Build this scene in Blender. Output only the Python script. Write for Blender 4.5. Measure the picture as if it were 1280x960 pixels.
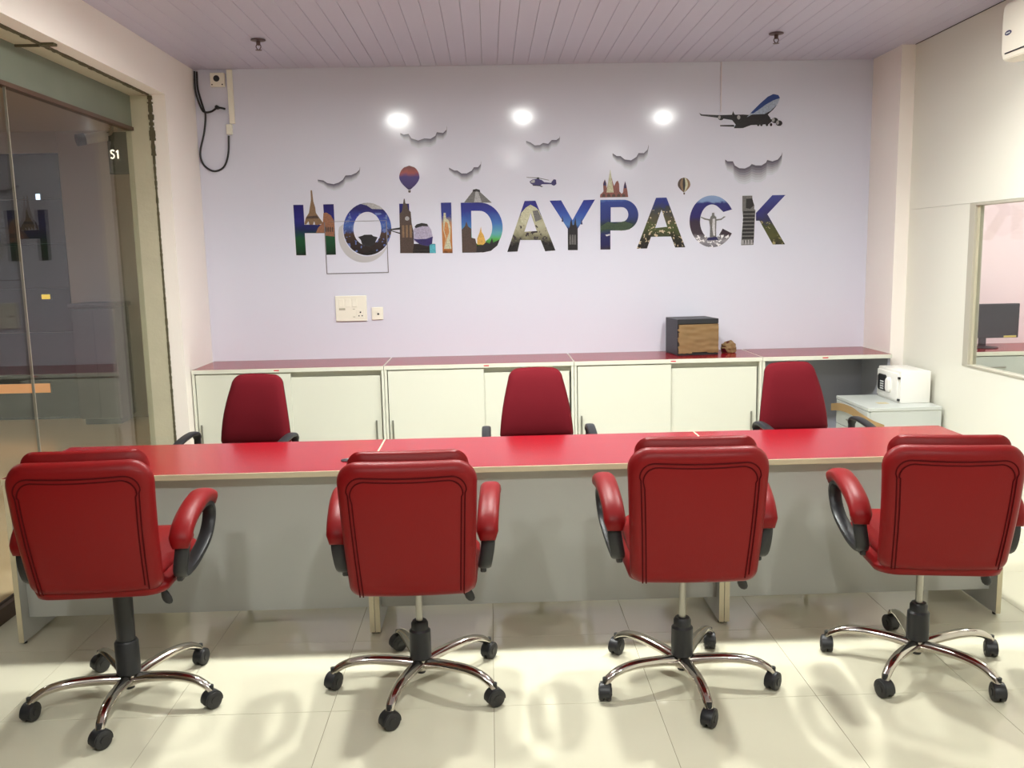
import bpy, bmesh, math, random
from mathutils import Vector, Matrix
from mathutils.geometry import tessellate_polygon

random.seed(7)
for o in list(bpy.data.objects): bpy.data.objects.remove(o)
scene = bpy.context.scene
COL = scene.collection
PI = math.pi

# ------------------------------------------------------------------ camera
F_PX, YAW, PITCH, ROLL, CAM_H = 1118.05, 1.3108, 8.2291, 1.1819, 1.6481
_y, _p, _r = (math.radians(a) for a in (YAW, PITCH, ROLL))
FWD = Vector((math.sin(_y)*math.cos(_p), math.cos(_y)*math.cos(_p), -math.sin(_p)))
_right = Vector((math.cos(_y), -math.sin(_y), 0)); _up = _right.cross(FWD)
RGT = _right*math.cos(_r) - _up*math.sin(_r)
UPV = _up*math.cos(_r) + _right*math.sin(_r)
CAM = Vector((0, 0, CAM_H))
cam_data = bpy.data.cameras.new('camera')
cam = bpy.data.objects.new('camera', cam_data); COL.objects.link(cam)
cam_data.sensor_width = 36.0; cam_data.lens = F_PX/1280*36.0
cam_data.clip_start = 0.05; cam_data.clip_end = 100
m = Matrix.Identity(4)
for i in range(3):
    m[i][0], m[i][1], m[i][2], m[i][3] = RGT[i], UPV[i], -FWD[i], CAM[i]
cam.matrix_world = m
scene.camera = cam

def bp(px, py, ax, val):
    d = FWD + RGT*((px-640)/F_PX) - UPV*((py-480)/F_PX)
    t = (val-CAM[ax])/d[ax]
    return CAM + d*t

# ------------------------------------------------------------------ world, exposure
world = bpy.data.worlds.new('world'); scene.world = world
world.use_nodes = True
world.node_tree.nodes['Background'].inputs[0].default_value = (0.02, 0.021, 0.025, 1)
world.node_tree.nodes['Background'].inputs[1].default_value = 0.3
vs = scene.view_settings
vs.view_transform = 'Standard'; vs.look = 'None'; vs.gamma = 1.0; vs.use_curve_mapping = False
vs.exposure = 0.32
LAMP_W = 23.0            # one ceiling downlight
LAMP_COL = (0.98, 1.0, 0.95)

# ------------------------------------------------------------------ room dimensions (metres)
D = 6.7185               # back wall
XL, XG, XR, XP = -2.085, -2.32, 2.935, 2.838
YP, YR = 6.263, 6.097    # pillar front, reveal of the glass front
ZC, ZL = 3.0036, 2.730   # ceiling, lintel soffit
YB = -3.0                # wall behind the camera
HC, YC = 0.9014, 6.1915  # back counter
TH = 0.75                # desk height

# ------------------------------------------------------------------ materials
def lin(c):
    return tuple(((v/255)/12.92 if v/255 <= .04045 else ((v/255+.055)/1.055)**2.4) for v in c)
MATS = {}
def mat(name, rgb, rough=.5, metal=0., bump=0., bscale=80., var=0., vscale=6., spec=.5, coat=0., coat_r=.1, emit=None, estr=0., sheen=0.):
    m_ = bpy.data.materials.new(name); m_.use_nodes = True
    nt = m_.node_tree; b = nt.nodes['Principled BSDF']; L = nt.links
    c = lin(rgb) + (1,)
    b.inputs['Base Color'].default_value = c
    b.inputs['Roughness'].default_value = rough
    b.inputs['Metallic'].default_value = metal
    b.inputs['Specular IOR Level'].default_value = spec
    b.inputs['Coat Weight'].default_value = coat; b.inputs['Coat Roughness'].default_value = coat_r
    b.inputs['Sheen Weight'].default_value = sheen
    if emit:
        b.inputs['Emission Color'].default_value = lin(emit)+(1,); b.inputs['Emission Strength'].default_value = estr
    if bump or var:
        tc = nt.nodes.new('ShaderNodeTexCoord')
    if bump:
        n = nt.nodes.new('ShaderNodeTexNoise'); n.inputs['Scale'].default_value = bscale; n.inputs['Detail'].default_value = 3
        L.new(tc.outputs['Object'], n.inputs['Vector'])
        bm_ = nt.nodes.new('ShaderNodeBump'); bm_.inputs['Strength'].default_value = bump; bm_.inputs['Distance'].default_value = .01
        L.new(n.outputs['Fac'], bm_.inputs['Height']); L.new(bm_.outputs['Normal'], b.inputs['Normal'])
    if var:
        n2 = nt.nodes.new('ShaderNodeTexNoise'); n2.inputs['Scale'].default_value = vscale; n2.inputs['Detail'].default_value = 4
        L.new(tc.outputs['Object'], n2.inputs['Vector'])
        mx = nt.nodes.new('ShaderNodeMix'); mx.data_type = 'RGBA'
        mx.inputs[6].default_value = tuple(v*(1-var) for v in c[:3])+(1,)
        mx.inputs[7].default_value = tuple(min(1, v*(1+var)) for v in c[:3])+(1,)
        L.new(n2.outputs['Fac'], mx.inputs[0]); L.new(mx.outputs[2], b.inputs['Base Color'])
    MATS[name] = m_
    return m_

def print_mat(name, stops, z0, z1, nscale=40., namt=.12, spots=None, rough=.25):
    """printed picture: colours up the letter plus blotches; spots = (colour, threshold, scale)"""
    m_ = bpy.data.materials.new(name); m_.use_nodes = True
    nt = m_.node_tree; b = nt.nodes['Principled BSDF']; L = nt.links
    b.inputs['Roughness'].default_value = rough
    g = nt.nodes.new('ShaderNodeNewGeometry'); sx = nt.nodes.new('ShaderNodeSeparateXYZ')
    L.new(g.outputs['Position'], sx.inputs[0])
    mr = nt.nodes.new('ShaderNodeMapRange'); mr.inputs[1].default_value = z0; mr.inputs[2].default_value = z1
    L.new(sx.outputs['Z'], mr.inputs[0])
    n = nt.nodes.new('ShaderNodeTexNoise'); n.inputs['Scale'].default_value = nscale; n.inputs['Detail'].default_value = 5
    L.new(g.outputs['Position'], n.inputs['Vector'])
    sub = nt.nodes.new('ShaderNodeMath'); sub.operation = 'SUBTRACT'; sub.inputs[1].default_value = .5
    L.new(n.outputs['Fac'], sub.inputs[0])
    mu = nt.nodes.new('ShaderNodeMath'); mu.operation = 'MULTIPLY_ADD'; mu.inputs[1].default_value = namt*2
    L.new(sub.outputs[0], mu.inputs[0]); L.new(mr.outputs[0], mu.inputs[2])
    cr = nt.nodes.new('ShaderNodeValToRGB')
    els = cr.color_ramp.elements
    while len(els) < len(stops): els.new(.5)
    for e, (p_, c) in zip(els, stops):
        e.position = p_; e.color = tuple(q_*.72 for q_ in lin(c))+(1,)
    L.new(mu.outputs[0], cr.inputs[0])
    out = cr.outputs[0]
    if spots:
        c, th, sc, zmax = spots
        v = nt.nodes.new('ShaderNodeTexNoise'); v.inputs['Scale'].default_value = sc; v.inputs['Detail'].default_value = 2
        L.new(g.outputs['Position'], v.inputs['Vector'])
        gt = nt.nodes.new('ShaderNodeMath'); gt.operation = 'GREATER_THAN'; gt.inputs[1].default_value = th
        L.new(v.outputs['Fac'], gt.inputs[0])
        lt = nt.nodes.new('ShaderNodeMath'); lt.operation = 'LESS_THAN'; lt.inputs[1].default_value = zmax
        L.new(mr.outputs[0], lt.inputs[0])
        ml = nt.nodes.new('ShaderNodeMath'); ml.operation = 'MULTIPLY'
        L.new(gt.outputs[0], ml.inputs[0]); L.new(lt.outputs[0], ml.inputs[1])
        mx = nt.nodes.new('ShaderNodeMix'); mx.data_type = 'RGBA'
        mx.inputs[7].default_value = lin(c)+(1,)
        L.new(ml.outputs[0], mx.inputs[0]); L.new(out, mx.inputs[6]); out = mx.outputs[2]
    L.new(out, b.inputs['Base Color'])
    return m_

def glass_mat(name, tint=(.93, .95, .94), ior=1.5):
    m_ = bpy.data.materials.new(name); m_.use_nodes = True
    nt = m_.node_tree; L = nt.links
    for n in list(nt.nodes):
        if n.type != 'OUTPUT_MATERIAL': nt.nodes.remove(n)
    out = [n for n in nt.nodes if n.type == 'OUTPUT_MATERIAL'][0]
    lw = nt.nodes.new('ShaderNodeLayerWeight'); lw.inputs[0].default_value = .5      # facing: 1 - |cos|
    pw = nt.nodes.new('ShaderNodeMath'); pw.operation = 'POWER'; pw.inputs[1].default_value = 5.0
    fr = nt.nodes.new('ShaderNodeMath'); fr.operation = 'MULTIPLY_ADD'; fr.inputs[1].default_value = .957; fr.inputs[2].default_value = .043
    L.new(lw.outputs['Facing'], pw.inputs[0]); L.new(pw.outputs[0], fr.inputs[0])
    tr = nt.nodes.new('ShaderNodeBsdfTransparent'); tr.inputs[0].default_value = tint+(1,)
    gl = nt.nodes.new('ShaderNodeBsdfGlossy'); gl.inputs['Roughness'].default_value = 0.0
    mx = nt.nodes.new('ShaderNodeMixShader')
    L.new(fr.outputs[0], mx.inputs[0]); L.new(tr.outputs[0], mx.inputs[1]); L.new(gl.outputs[0], mx.inputs[2])
    L.new(mx.outputs[0], out.inputs[0])
    return m_

def wallpaper_mat():
    """glossy vinyl print: lavender, pinker low down, slightly wavy surface"""
    m_ = mat('wallpaper', (222, 212, 228), rough=.13, spec=.45)
    nt = m_.node_tree; b = nt.nodes['Principled BSDF']; L = nt.links
    g = nt.nodes.new('ShaderNodeNewGeometry'); sx = nt.nodes.new('ShaderNodeSeparateXYZ')
    L.new(g.outputs['Position'], sx.inputs[0])
    mr = nt.nodes.new('ShaderNodeMapRange'); mr.inputs[1].default_value = .9; mr.inputs[2].default_value = 1.7
    L.new(sx.outputs['Z'], mr.inputs[0])
    cr = nt.nodes.new('ShaderNodeValToRGB')
    cr.color_ramp.elements[0].color = lin((218, 216, 229))+(1,); cr.color_ramp.elements[1].color = lin((214, 215, 231))+(1,)
    L.new(mr.outputs[0], cr.inputs[0]); L.new(cr.outputs[0], b.inputs['Base Color'])
    n = nt.nodes.new('ShaderNodeTexNoise'); n.inputs['Scale'].default_value = 1.6; n.inputs['Detail'].default_value = 2
    L.new(g.outputs['Position'], n.inputs['Vector'])
    bu = nt.nodes.new('ShaderNodeBump'); bu.inputs['Strength'].default_value = .18; bu.inputs['Distance'].default_value = .02
    L.new(n.outputs['Fac'], bu.inputs['Height']); L.new(bu.outputs['Normal'], b.inputs['Normal'])
    return m_

M_WALLPAPER = wallpaper_mat()
M_WALL = mat('white_paint', (246, 238, 232), rough=.55, bump=.05, bscale=60)
M_PART = mat('partition_laminate', (228, 226, 214), rough=.3)
M_CEIL = mat('pvc_plank', (188, 183, 204), rough=.32)
M_DARKGAP = mat('dark_gap', (46, 40, 40), rough=.9)
M_TILE = mat('floor_tile', (200, 196, 175), rough=.09, var=.05, vscale=1.6, spec=.5)
M_GROUT = mat('grout', (132, 122, 104), rough=.8)
M_FRAME = mat('jamb_render', (190, 184, 160), rough=.7, bump=.25, bscale=30, var=.1, vscale=5)
M_HEADER = mat('header_panel', (112, 118, 104), rough=.45, var=.14, vscale=4)
M_MORTAR = mat('mortar', (92, 86, 66), rough=.95, bump=.6, bscale=60)
M_BROWN = mat('brown_rail', (84, 62, 48), rough=.5)
M_SEAL = mat('silicone', (140, 132, 118), rough=.5)
M_GLASS = glass_mat('glass')
M_RED = mat('red_laminate', (134, 12, 24), rough=.2, spec=.32)
M_EDGE = mat('beige_edge', (206, 196, 166), rough=.45)
M_GREY = mat('grey_laminate', (170, 172, 168), rough=.32)
M_CREAM = mat('cream_laminate', (213, 213, 200), rough=.32)
M_LEATHER = mat('red_leather', (119, 12, 15), rough=.42, bump=.06, bscale=220, spec=.22)
M_PIPING = mat('red_piping', (74, 6, 10), rough=.7, spec=.1)
M_FABRIC = mat('maroon_fabric', (94, 6, 20), rough=.85, bump=.25, bscale=500, spec=.2)
M_BLACK = mat('black_plastic', (30, 31, 34), rough=.42)
M_RUBBER = mat('caster_rubber', (38, 37, 38), rough=.5)
M_CHROME = mat('chrome', (206, 200, 192), rough=.13, metal=1., var=.12, vscale=14)
M_WHITE = mat('white_plastic', (238, 234, 220), rough=.35)
M_STEEL = mat('steel', (170, 168, 162), rough=.3, metal=1.)
M_LAMP = mat('lamp_diffuser', (255, 250, 240), rough=.5, emit=(252, 254, 248), estr=430.)
M_LAMP2 = mat('lamp_diffuser_dim', (255, 250, 240), rough=.5, emit=(252, 254, 248), estr=330.)

# ------------------------------------------------------------------ object helpers
def wloc(o):
    v = Vector((0, 0, 0))
    while o is not None: v += o.location; o = o.parent
    return v
def tag(o, label=None, cat=None, group=None, kind=None):
    if label: o['label'] = label
    if cat: o['category'] = cat
    if group: o['group'] = group
    if kind: o['kind'] = kind
    return o
def thing(name, loc, label, cat, group=None):
    o = bpy.data.objects.new(name, None); COL.objects.link(o); o.location = loc; o.empty_display_size = .1
    return tag(o, label, cat, group)
def obj(name, bm, material, parent=None, loc=None, smooth=True, angle=35):
    """bm in world coordinates -> ONE mesh object; parent is an unrotated thing or part"""
    bmesh.ops.recalc_face_normals(bm, faces=bm.faces)
    if parent is not None:
        off = wloc(parent)
    else:
        off = Vector(loc) if loc is not None else Vector((0, 0, 0))
    if off.length: bmesh.ops.translate(bm, verts=bm.verts, vec=-off)
    me = bpy.data.meshes.new(name); bm.to_mesh(me); bm.free()
    if smooth and me.polygons:
        me.polygons.foreach_set('use_smooth', [True]*len(me.polygons)); me.set_sharp_from_angle(angle=math.radians(angle))
    o = bpy.data.objects.new(name, me); COL.objects.link(o)
    if parent is not None: o.parent = parent
    else: o.location = off
    if material: me.materials.append(material)
    return o
def struct(name, bm, material, parent=None, smooth=False):
    o = obj(name, bm, material, parent, smooth=smooth)
    if parent is None: o['kind'] = 'structure'
    return o
def copy_tree(o, parent=None):
    c = o.copy(); COL.objects.link(c); c.parent = parent
    for ch in list(o.children): copy_tree(ch, c)
    return c

def B(): return bmesh.new()
def box(bm, x0, x1, y0, y1, z0, z1, bev=0., seg=1):
    t = bmesh.new() if bev else bm
    vs_ = [t.verts.new((x, y, z)) for z in (z0, z1) for y in (y0, y1) for x in (x0, x1)]
    for f in ((0,1,3,2), (4,6,7,5), (0,4,5,1), (2,3,7,6), (0,2,6,4), (1,5,7,3)): t.faces.new([vs_[i] for i in f])
    if bev:
        bmesh.ops.recalc_face_normals(t, faces=t.faces)
        bmesh.ops.bevel(t, geom=list(t.edges), offset=bev, segments=seg, affect='EDGES', profile=.5)
        merge(bm, t)
    return bm
def bx(*a, **k): return box(B(), *a, **k)
def merge(bm, t, M=None):
    mp = {}
    for v in t.verts: mp[v] = bm.verts.new(M @ v.co if M else v.co)
    for f in t.faces:
        try: bm.faces.new([mp[v] for v in f.verts])
        except ValueError: pass
    t.free()
def rings(bm, rr, closed=False, cap=True):
    vr = [[bm.verts.new(p) for p in r] for r in rr]
    n = len(vr[0]); k = len(vr)
    for i in range(k if closed else k-1):
        a, b = vr[i], vr[(i+1) % k]
        for j in range(n): bm.faces.new((a[j], a[(j+1) % n], b[(j+1) % n], b[j]))
    if cap and not closed: bm.faces.new(vr[0]); bm.faces.new(vr[-1][::-1])
    return vr
def lathe(bm, prof, c=(0,0,0), n=20, axis='Z'):
    rr = []
    for r, h in prof:
        ring = []
        for i in range(n):
            a = 2*PI*i/n; u, v = r*math.cos(a), r*math.sin(a)
            p = (u, v, h) if axis == 'Z' else ((h, u, v) if axis == 'X' else (u, h, v))
            ring.append(Vector(c)+Vector(p))
        rr.append(ring)
    rings(bm, rr); return bm
def smooth_path(pts, n=6, closed=False):
    P = [Vector(p) for p in pts]; out = []
    k = len(P)
    for i in range(k if closed else k-1):
        p0 = P[(i-1) % k] if (closed or i > 0) else P[0]*2-P[1]
        p1, p2 = P[i], P[(i+1) % k]
        p3 = P[(i+2) % k] if (closed or i+2 < k) else P[-1]*2-P[-2]
        for j in range(n):
            t = j/n
            out.append(.5*((2*p1)+(p2-p0)*t+(2*p0-5*p1+4*p2-p3)*t*t+(-p0+3*p1-3*p2+p3)*t*t*t))
    if not closed: out.append(P[-1])
    return out
def tube(bm, pts, r, side=Vector((1, 0, 0)), n=10, closed=False, w=None, rr=None, sq=2.):
    """sweep; r = radius across the path in the bend plane, w = radius along `side`; rr = per-point (r, w) factors; sq>2 squares the section"""
    P = [Vector(p) for p in pts]; k = len(P); out = []
    for i, p in enumerate(P):
        a = P[(i-1) % k] if (closed or i > 0) else p
        b = P[(i+1) % k] if (closed or i < k-1) else p
        t = (b-a).normalized()
        s = side - t*side.dot(t)
        if s.length < 1e-5: s = t.orthogonal()
        s.normalize(); u = t.cross(s)
        f = rr[i] if rr else (1, 1)
        ring = []
        for j in range(n):
            an = 2*PI*j/n; c, d = math.cos(an), math.sin(an)
            c = math.copysign(abs(c)**(2/sq), c); d = math.copysign(abs(d)**(2/sq), d)
            ring.append(p + s*c*(w or r)*f[1] + u*d*r*f[0])
        out.append(ring)
    rings(bm, out, closed=closed); return bm
def cyl(bm, a, b, r, n=12, r2=None):
    a, b = Vector(a), Vector(b); t = (b-a).normalized(); s = t.orthogonal().normalized(); u = t.cross(s)
    rings(bm, [[p+(s*math.cos(2*PI*j/n)+u*math.sin(2*PI*j/n))*q for j in range(n)] for p, q in ((a, r), (b, r2 if r2 is not None else r))])
    return bm
def rrect(wb, wt, z0, z1, rb, rt, n=7):
    """rounded trapezium outline (half widths wb at z0, wt at z1)"""
    def w(z): return wb+(wt-wb)*(z-z0)/(z1-z0)
    pts = []
    for cx, cz, r, a0 in ((w(z0+rb)-rb, z0+rb, rb, -90), (w(z1-rt)-rt, z1-rt, rt, 0), (-(w(z1-rt)-rt), z1-rt, rt, 90), (-(w(z0+rb)-rb), z0+rb, rb, 180)):
        for i in range(n+1):
            a = math.radians(a0+90*i/n); pts.append((cx+r*math.cos(a), cz+r*math.sin(a)))
    out = []
    k = len(pts)
    for i in range(k):          # extra points along the straight sides
        a, b = pts[i], pts[(i+1) % k]; out.append(a)
        d = math.hypot(b[0]-a[0], b[1]-a[1])
        s = int(d/.05)
        for j in range(1, s): out.append((a[0]+(b[0]-a[0])*j/s, a[1]+(b[1]-a[1])*j/s))
    return out
def pillow(bm, outline, prof, fn):
    xs = [p[0] for p in outline]; zs = [p[1] for p in outline]
    cx, cz = (min(xs)+max(xs))/2, (min(zs)+max(zs))/2
    A, Bh = (max(xs)-min(xs))/2, (max(zs)-min(zs))/2
    rr = []
    for ins, d in prof:
        sa, sb = max(.02, 1-ins/A), max(.02, 1-ins/Bh)
        rr.append([fn(cx+(a-cx)*sa, cz+(b-cz)*sb, d) for a, b in outline])
    rings(bm, rr); return bm
def flat(name, loops, y, material, parent=None, t=.0006, loc=None):
    """flat cut-out standing in an XZ plane at y (front) .. y+t; first loop outer, the rest holes; loops of (x, z)"""
    bm = B()
    L3 = [[Vector((a, b, 0)) for a, b in lp] for lp in loops]
    tri = tessellate_polygon(L3)
    allp = [p for lp in loops for p in lp]
    fv = [bm.verts.new((a, y, b)) for a, b in allp]; bv = [bm.verts.new((a, y+t, b)) for a, b in allp]
    for a, b, c in tri:
        try: bm.faces.new((fv[a], fv[b], fv[c])); bm.faces.new((bv[c], bv[b], bv[a]))
        except ValueError: pass
    k = 0
    for lp in loops:
        n = len(lp)
        for i in range(n):
            a, b = k+i, k+(i+1) % n
            try: bm.faces.new((fv[a], fv[b], bv[b], bv[a]))
            except ValueError: pass
        k += n
    return obj(name, bm, material, parent, loc=loc, smooth=False)

# ================================================================== SETTING
# floor of 0.6 m polished tiles on a grout bed
fl = struct('floor', bx(XG-.04, 5.6, YB, D+.1, -.06, -.0015), M_GROUT)
xj = [-.02+.6*k for k in range(-4, 6)]; yj = [4.30+.6*k for k in range(-13, 5)]
xe = [XG-.0] + [x for x in xj if XG+.05 < x < XR-.05] + [XR]
ye = [YB+.01] + [y for y in yj if YB+.1 < y < D-.05] + [D]
for i in range(len(xe)-1):
    for j in range(len(ye)-1):
        struct('tile', bx(xe[i]+.0009, xe[i+1]-.0009, ye[j]+.0009, ye[j+1]-.0009, -.008, 0, bev=.0005), M_TILE, fl)
struct('floor_office', bx(XR+.05, 5.6, 2.0, D, -.0014, 0), M_TILE)

# ceiling: narrow pvc planks running towards the back wall
ce = struct('ceiling', bx(XL-.1, 5.6, YB, D+.1, ZC+.012, ZC+.1), M_DARKGAP)
PW = .109
x = -.016 - PW*19
while x < XR:
    a, b = max(x+.0007, XL), min(x+PW-.0007, XR)
    if b-a > .01:
        p = B()
        prof = [(a, ZC+.0115), (a, ZC+.002), (a+.0025, ZC), (b-.0025, ZC), (b, ZC+.002), (b, ZC+.0115)]
        rings(p, [[Vector((q[0], yy, q[1])) for q in prof] for yy in (YB+.01, D-.006)])
        struct('plank', p, M_CEIL, ce)
    x += PW

struct('wall_back', bx(XG-.1, XR+.02, D, D+.1, 0, ZC+.012), M_WALLPAPER)
struct('wall_left', bx(XG-.02, XL, YR, D, 0, ZC+.012), M_WALL)
struct('wall_rear', bx(XG-.1, XR+.1, YB-.1, YB, 0, ZC+.012), M_WALL)
# lintel above the shop window
struct('trim_1', bx(-2.185, XL, YB, YR, ZL, ZC+.012), M_WALL)
struct('pillar_right', bx(XP, XR+.02, YP, D, 0, ZC), M_WALL)

# glazed shop front
win = bpy.data.objects.new('window_1', None); COL.objects.link(win); win.location = (XG, 4.5, 0); win['kind'] = 'structure'
obj('jamb', bx(XG-.03, -2.180, YR-.012, YR+.0, 0, 2.79), M_FRAME, win, smooth=False)
obj('head_frame', bx(XG-.03, -2.188, YB, YR-.012, 2.722, 2.79), M_FRAME, win, smooth=False)
obj('header_panel', bx(XG-.02, XG+.012, YB, YR-.012, 2.52, 2.722), M_HEADER, win, smooth=False)
obj('head_rail', bx(XG-.025, XG+.022, YB, YR-.012, 2.50, 2.522), M_BROWN, win, smooth=False)
obj('bottom_rail', bx(XG-.02, XG+.03, YB, YR-.012, 0, .075), M_BROWN, win, smooth=False)
for k, (a, b) in enumerate(((4.54, YR-.012), (2.95, 4.54), (1.36, 2.95), (-.23, 1.36), (YB, -.23))):
    obj('pane', bx(XG-.006, XG+.006, a+.003, b-.003, .075, 2.50), M_GLASS, win, smooth=False)
    if k < 4: obj('silicone_joint', bx(XG-.0065, XG+.0065, a-.0025, a+.0025, .075, 2.50), M_SEAL, win, smooth=False)
# ragged mortar where the plaster meets the frame
rnd = random.Random(3)
bm = B()
z = 2.72; prevw = .012
while z > 0.02:
    z2 = max(0.0, z-rnd.uniform(.008, .022)); w = (.024 if z > 2.35 else .006)*rnd.uniform(.3, 1.2)
    box(bm, -2.186-w*.5, -2.180+w*.6, YR-.0135-w*.12, YR-.0005, z2, z); z = z2
obj('mortar_joint', bm, M_MORTAR, win, smooth=False)
bm = B(); yy = YR-.02
while yy > 2.5:
    y2 = yy-rnd.uniform(.02, .06); w = rnd.uniform(.003, .010)
    box(bm, -2.192-w, -2.184+w*.5, y2, yy, ZL-.008-w*.3, ZL+.001); yy = y2
obj('mortar_joint', bm, M_MORTAR, win, smooth=False)
bm = B(); box(bm, -2.20, -2.12, 4.66, 4.70, ZL-.012, ZL); box(bm, -2.32, -2.19, 4.655, 4.668, ZL-.02, ZL-.006)
obj('mortar_joint', bm, M_MORTAR, win, smooth=False)

# right partition with an internal office window
WY0, WY1, WZ0, WZ1 = 3.3, 5.458, .908, 1.90
pr_ = bpy.data.objects.new('wall_right', None); COL.objects.link(pr_); pr_.location = (XR, 3, 0); pr_['kind'] = 'structure'
T = .045
obj('lower_panel', bx(XR, XR+T, YB, YP, 0, WZ0), M_PART, pr_, smooth=False)
obj('upper_panel', bx(XR, XR+T, YB, YP, WZ1+.0015, ZC), M_PART, pr_, smooth=False)
obj('side_panel', bx(XR, XR+T, WY1, YP, WZ0, WZ1), M_PART, pr_, smooth=False)
obj('side_panel', bx(XR, XR+T, YB, WY0, WZ0, WZ1), M_PART, pr_, smooth=False)
M_ALU = mat('window_frame', (180, 175, 160), rough=.4)
w2 = bpy.data.objects.new('window_2', None); COL.objects.link(w2); w2.location = (XR, WY1, WZ0); w2['kind'] = 'structure'
f = .006
for a in ((WY1-.062, WY1, WZ0, WZ1), (WY0, WY0+.062, WZ0, WZ1)):
    obj('frame_post', bx(XR-f, XR+T+f, *a, bev=.002), M_ALU, w2, smooth=False)
obj('frame_rail', bx(XR-f, XR+T+f, WY0+.062, WY1-.062, WZ0, WZ0+.014, bev=.002), M_ALU, w2, smooth=False)
obj('frame_rail', bx(XR-f, XR+T+f, WY0+.062, WY1-.062, WZ1-.018, WZ1, bev=.002), M_ALU, w2, smooth=False)
obj('sash_bead', bx(XR+.010, XR+.016, WY1-.085, WY1-.0625, WZ0+.0145, WZ1-.0185), M_FRAME, w2, smooth=False)
obj('pane', bx(XR+.019, XR+.025, WY0+.063, WY1-.063, WZ0+.0145, WZ1-.0185), M_GLASS, w2, smooth=False)
struct('baseboard_right', bx(XR-.012, XR, YB, YP, 0, .09), M_WHITE)

# the office behind the partition
M_PINK = mat('pink_wallpaper', (240, 218, 224), rough=.35)
struct('wall_office_back', bx(XR+.021, 5.6, D, D+.1, 0, ZC), M_PINK)
struct('wall_office_right', bx(5.55, 5.6, 2, D, 0, ZC), M_WALL)
struct('wall_office_front', bx(XR+T, 5.6, 1.95, 2, 0, ZC), M_WALL)
M_CEIL2 = mat('office_ceiling_paint', (225, 218, 214), rough=.6)
struct('ceiling_office', bx(XR+T, 5.55, 2, D, ZC, ZC+.011), M_CEIL2)

# the dim mall corridor beyond the glass
M_XFLOOR = mat('corridor_tile', (232, 196, 150), rough=.16)
M_XWALL = mat('corridor_wall', (172, 158, 150), rough=.6)
M_XDARK = mat('dark_shopfront', (52, 54, 58), rough=.3)
M_XCEIL = mat('corridor_ceiling', (190, 172, 150), rough=.7)
struct('floor_corridor', bx(-8, XG-.041, YB, 9.6, -.06, -.002), M_XFLOOR)
struct('ceiling_corridor', bx(-8, XG-.031, YB, 9.6, 3.0, 3.1), M_XCEIL)
struct('wall_corridor_end', bx(-4.42, XG-.1, 9.6, 9.7, 0, 3.1), M_XWALL)
struct('wall_corridor_left', bx(-8.1, -8, YB, 9.7, 0, 3.1), M_XDARK)
struct('wall_corridor_front', bx(-8, XG-.1, YB-.1, YB, 0, 3.1), M_XWALL)
struct('wall_corridor_side', bx(XG-.12, XG-.1, D+.1, 9.6, 0, 3.1), M_XWALL)

# ================================================================== CEILING THINGS
def downlight(x, y, z, label, watts=LAMP_W, group='recessed ceiling downlights', area_r=.085):
    t = thing('downlight', (x, y, z), label, 'light', group); M_L = M_LAMP if watts > 20 else M_LAMP2
    b = B(); n = 28
    prof = [(.088, -.002), (.092, -.010), (.104, -.008), (.110, 0)]
    rr = [[Vector((x+r*math.cos(2*PI*i/n), y+r*math.sin(2*PI*i/n), z+h)) for i in range(n)] for r, h in prof]
    rings(b, rr, closed=True)
    obj('trim_ring', b, M_WHITE, t)
    obj('diffuser', lathe(B(), [(.0875, 0), (.0875, -.004), (.05, -.006)], (x, y, z), 28), M_L, t)
    ld = bpy.data.lights.new('downlight_bulb', 'AREA'); ld.shape = 'DISK'; ld.size = area_r*2; ld.energy = watts; ld.spread = math.radians(140); ld.color = LAMP_COL
    lo = bpy.data.objects.new('downlight_bulb', ld); COL.objects.link(lo); lo.parent = t; lo.location = (0, 0, -.012)
    return t
for x, y, where in ((-.86, 4.30, 'desk closest to the glass wall'), (.36, 4.34, 'middle desk'), (1.77, 4.27, 'desk closest to the partition')):
    downlight(x, y, ZC, 'round white ceiling downlight above the red ' + where)
for x, y, where in ((-1.0, .55, 'closest to the glass wall'), (.36, .6, 'halfway between glass wall and partition'), (1.78, .5, 'closest to the partition')):
    downlight(x, y, ZC, 'round white entrance downlight ' + where, watts=9, group='downlights over the entrance')
downlight(-5.4, 6.6, 3.0, 'added unseen downlight brightening the mall corridor beyond the glass', watts=8, group=None)  # extra lamp added out of view to brighten the dim corridor
downlight(4.2, 5.2, ZC, 'round white downlight in the office behind the partition window', watts=22, group=None)

def sprinkler(x, y, label):
    t = thing('fire_sprinkler', (x, y, ZC), label, 'sprinkler', 'ceiling fire sprinklers')
    obj('escutcheon', lathe(B(), [(.014, 0), (.046, -.004), (.046, -.007), (.016, -.012)], (x, y, ZC), 18), M_DKS, t)
    obj('body', lathe(B(), [(.013, -.008), (.013, -.028), (.009, -.032), (.009, -.036)], (x, y, ZC), 12), M_DKS, t)
    b = B()
    for s in (-1, 1): tube(b, smooth_path([(x+s*.010, y, ZC-.030), (x+s*.015, y, ZC-.045), (x+s*.004, y, ZC-.062)], 4), .003, Vector((0, 1, 0)), 6)
    obj('yoke', b, M_DKS, t)
    obj('deflector', lathe(B(), [(.004, -.060), (.020, -.063), (.020, -.065), (.004, -.066)], (x, y, ZC), 14), M_DKS, t)
M_DKS = mat('bronzed_metal', (110, 92, 90), rough=.4, metal=.8)
sprinkler(-1.40, 5.845, 'small metal fire sprinkler on the plank ceiling nearer the glass wall')
sprinkler(1.855, 5.88, 'small metal fire sprinkler on the plank ceiling nearer the office partition')

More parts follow.
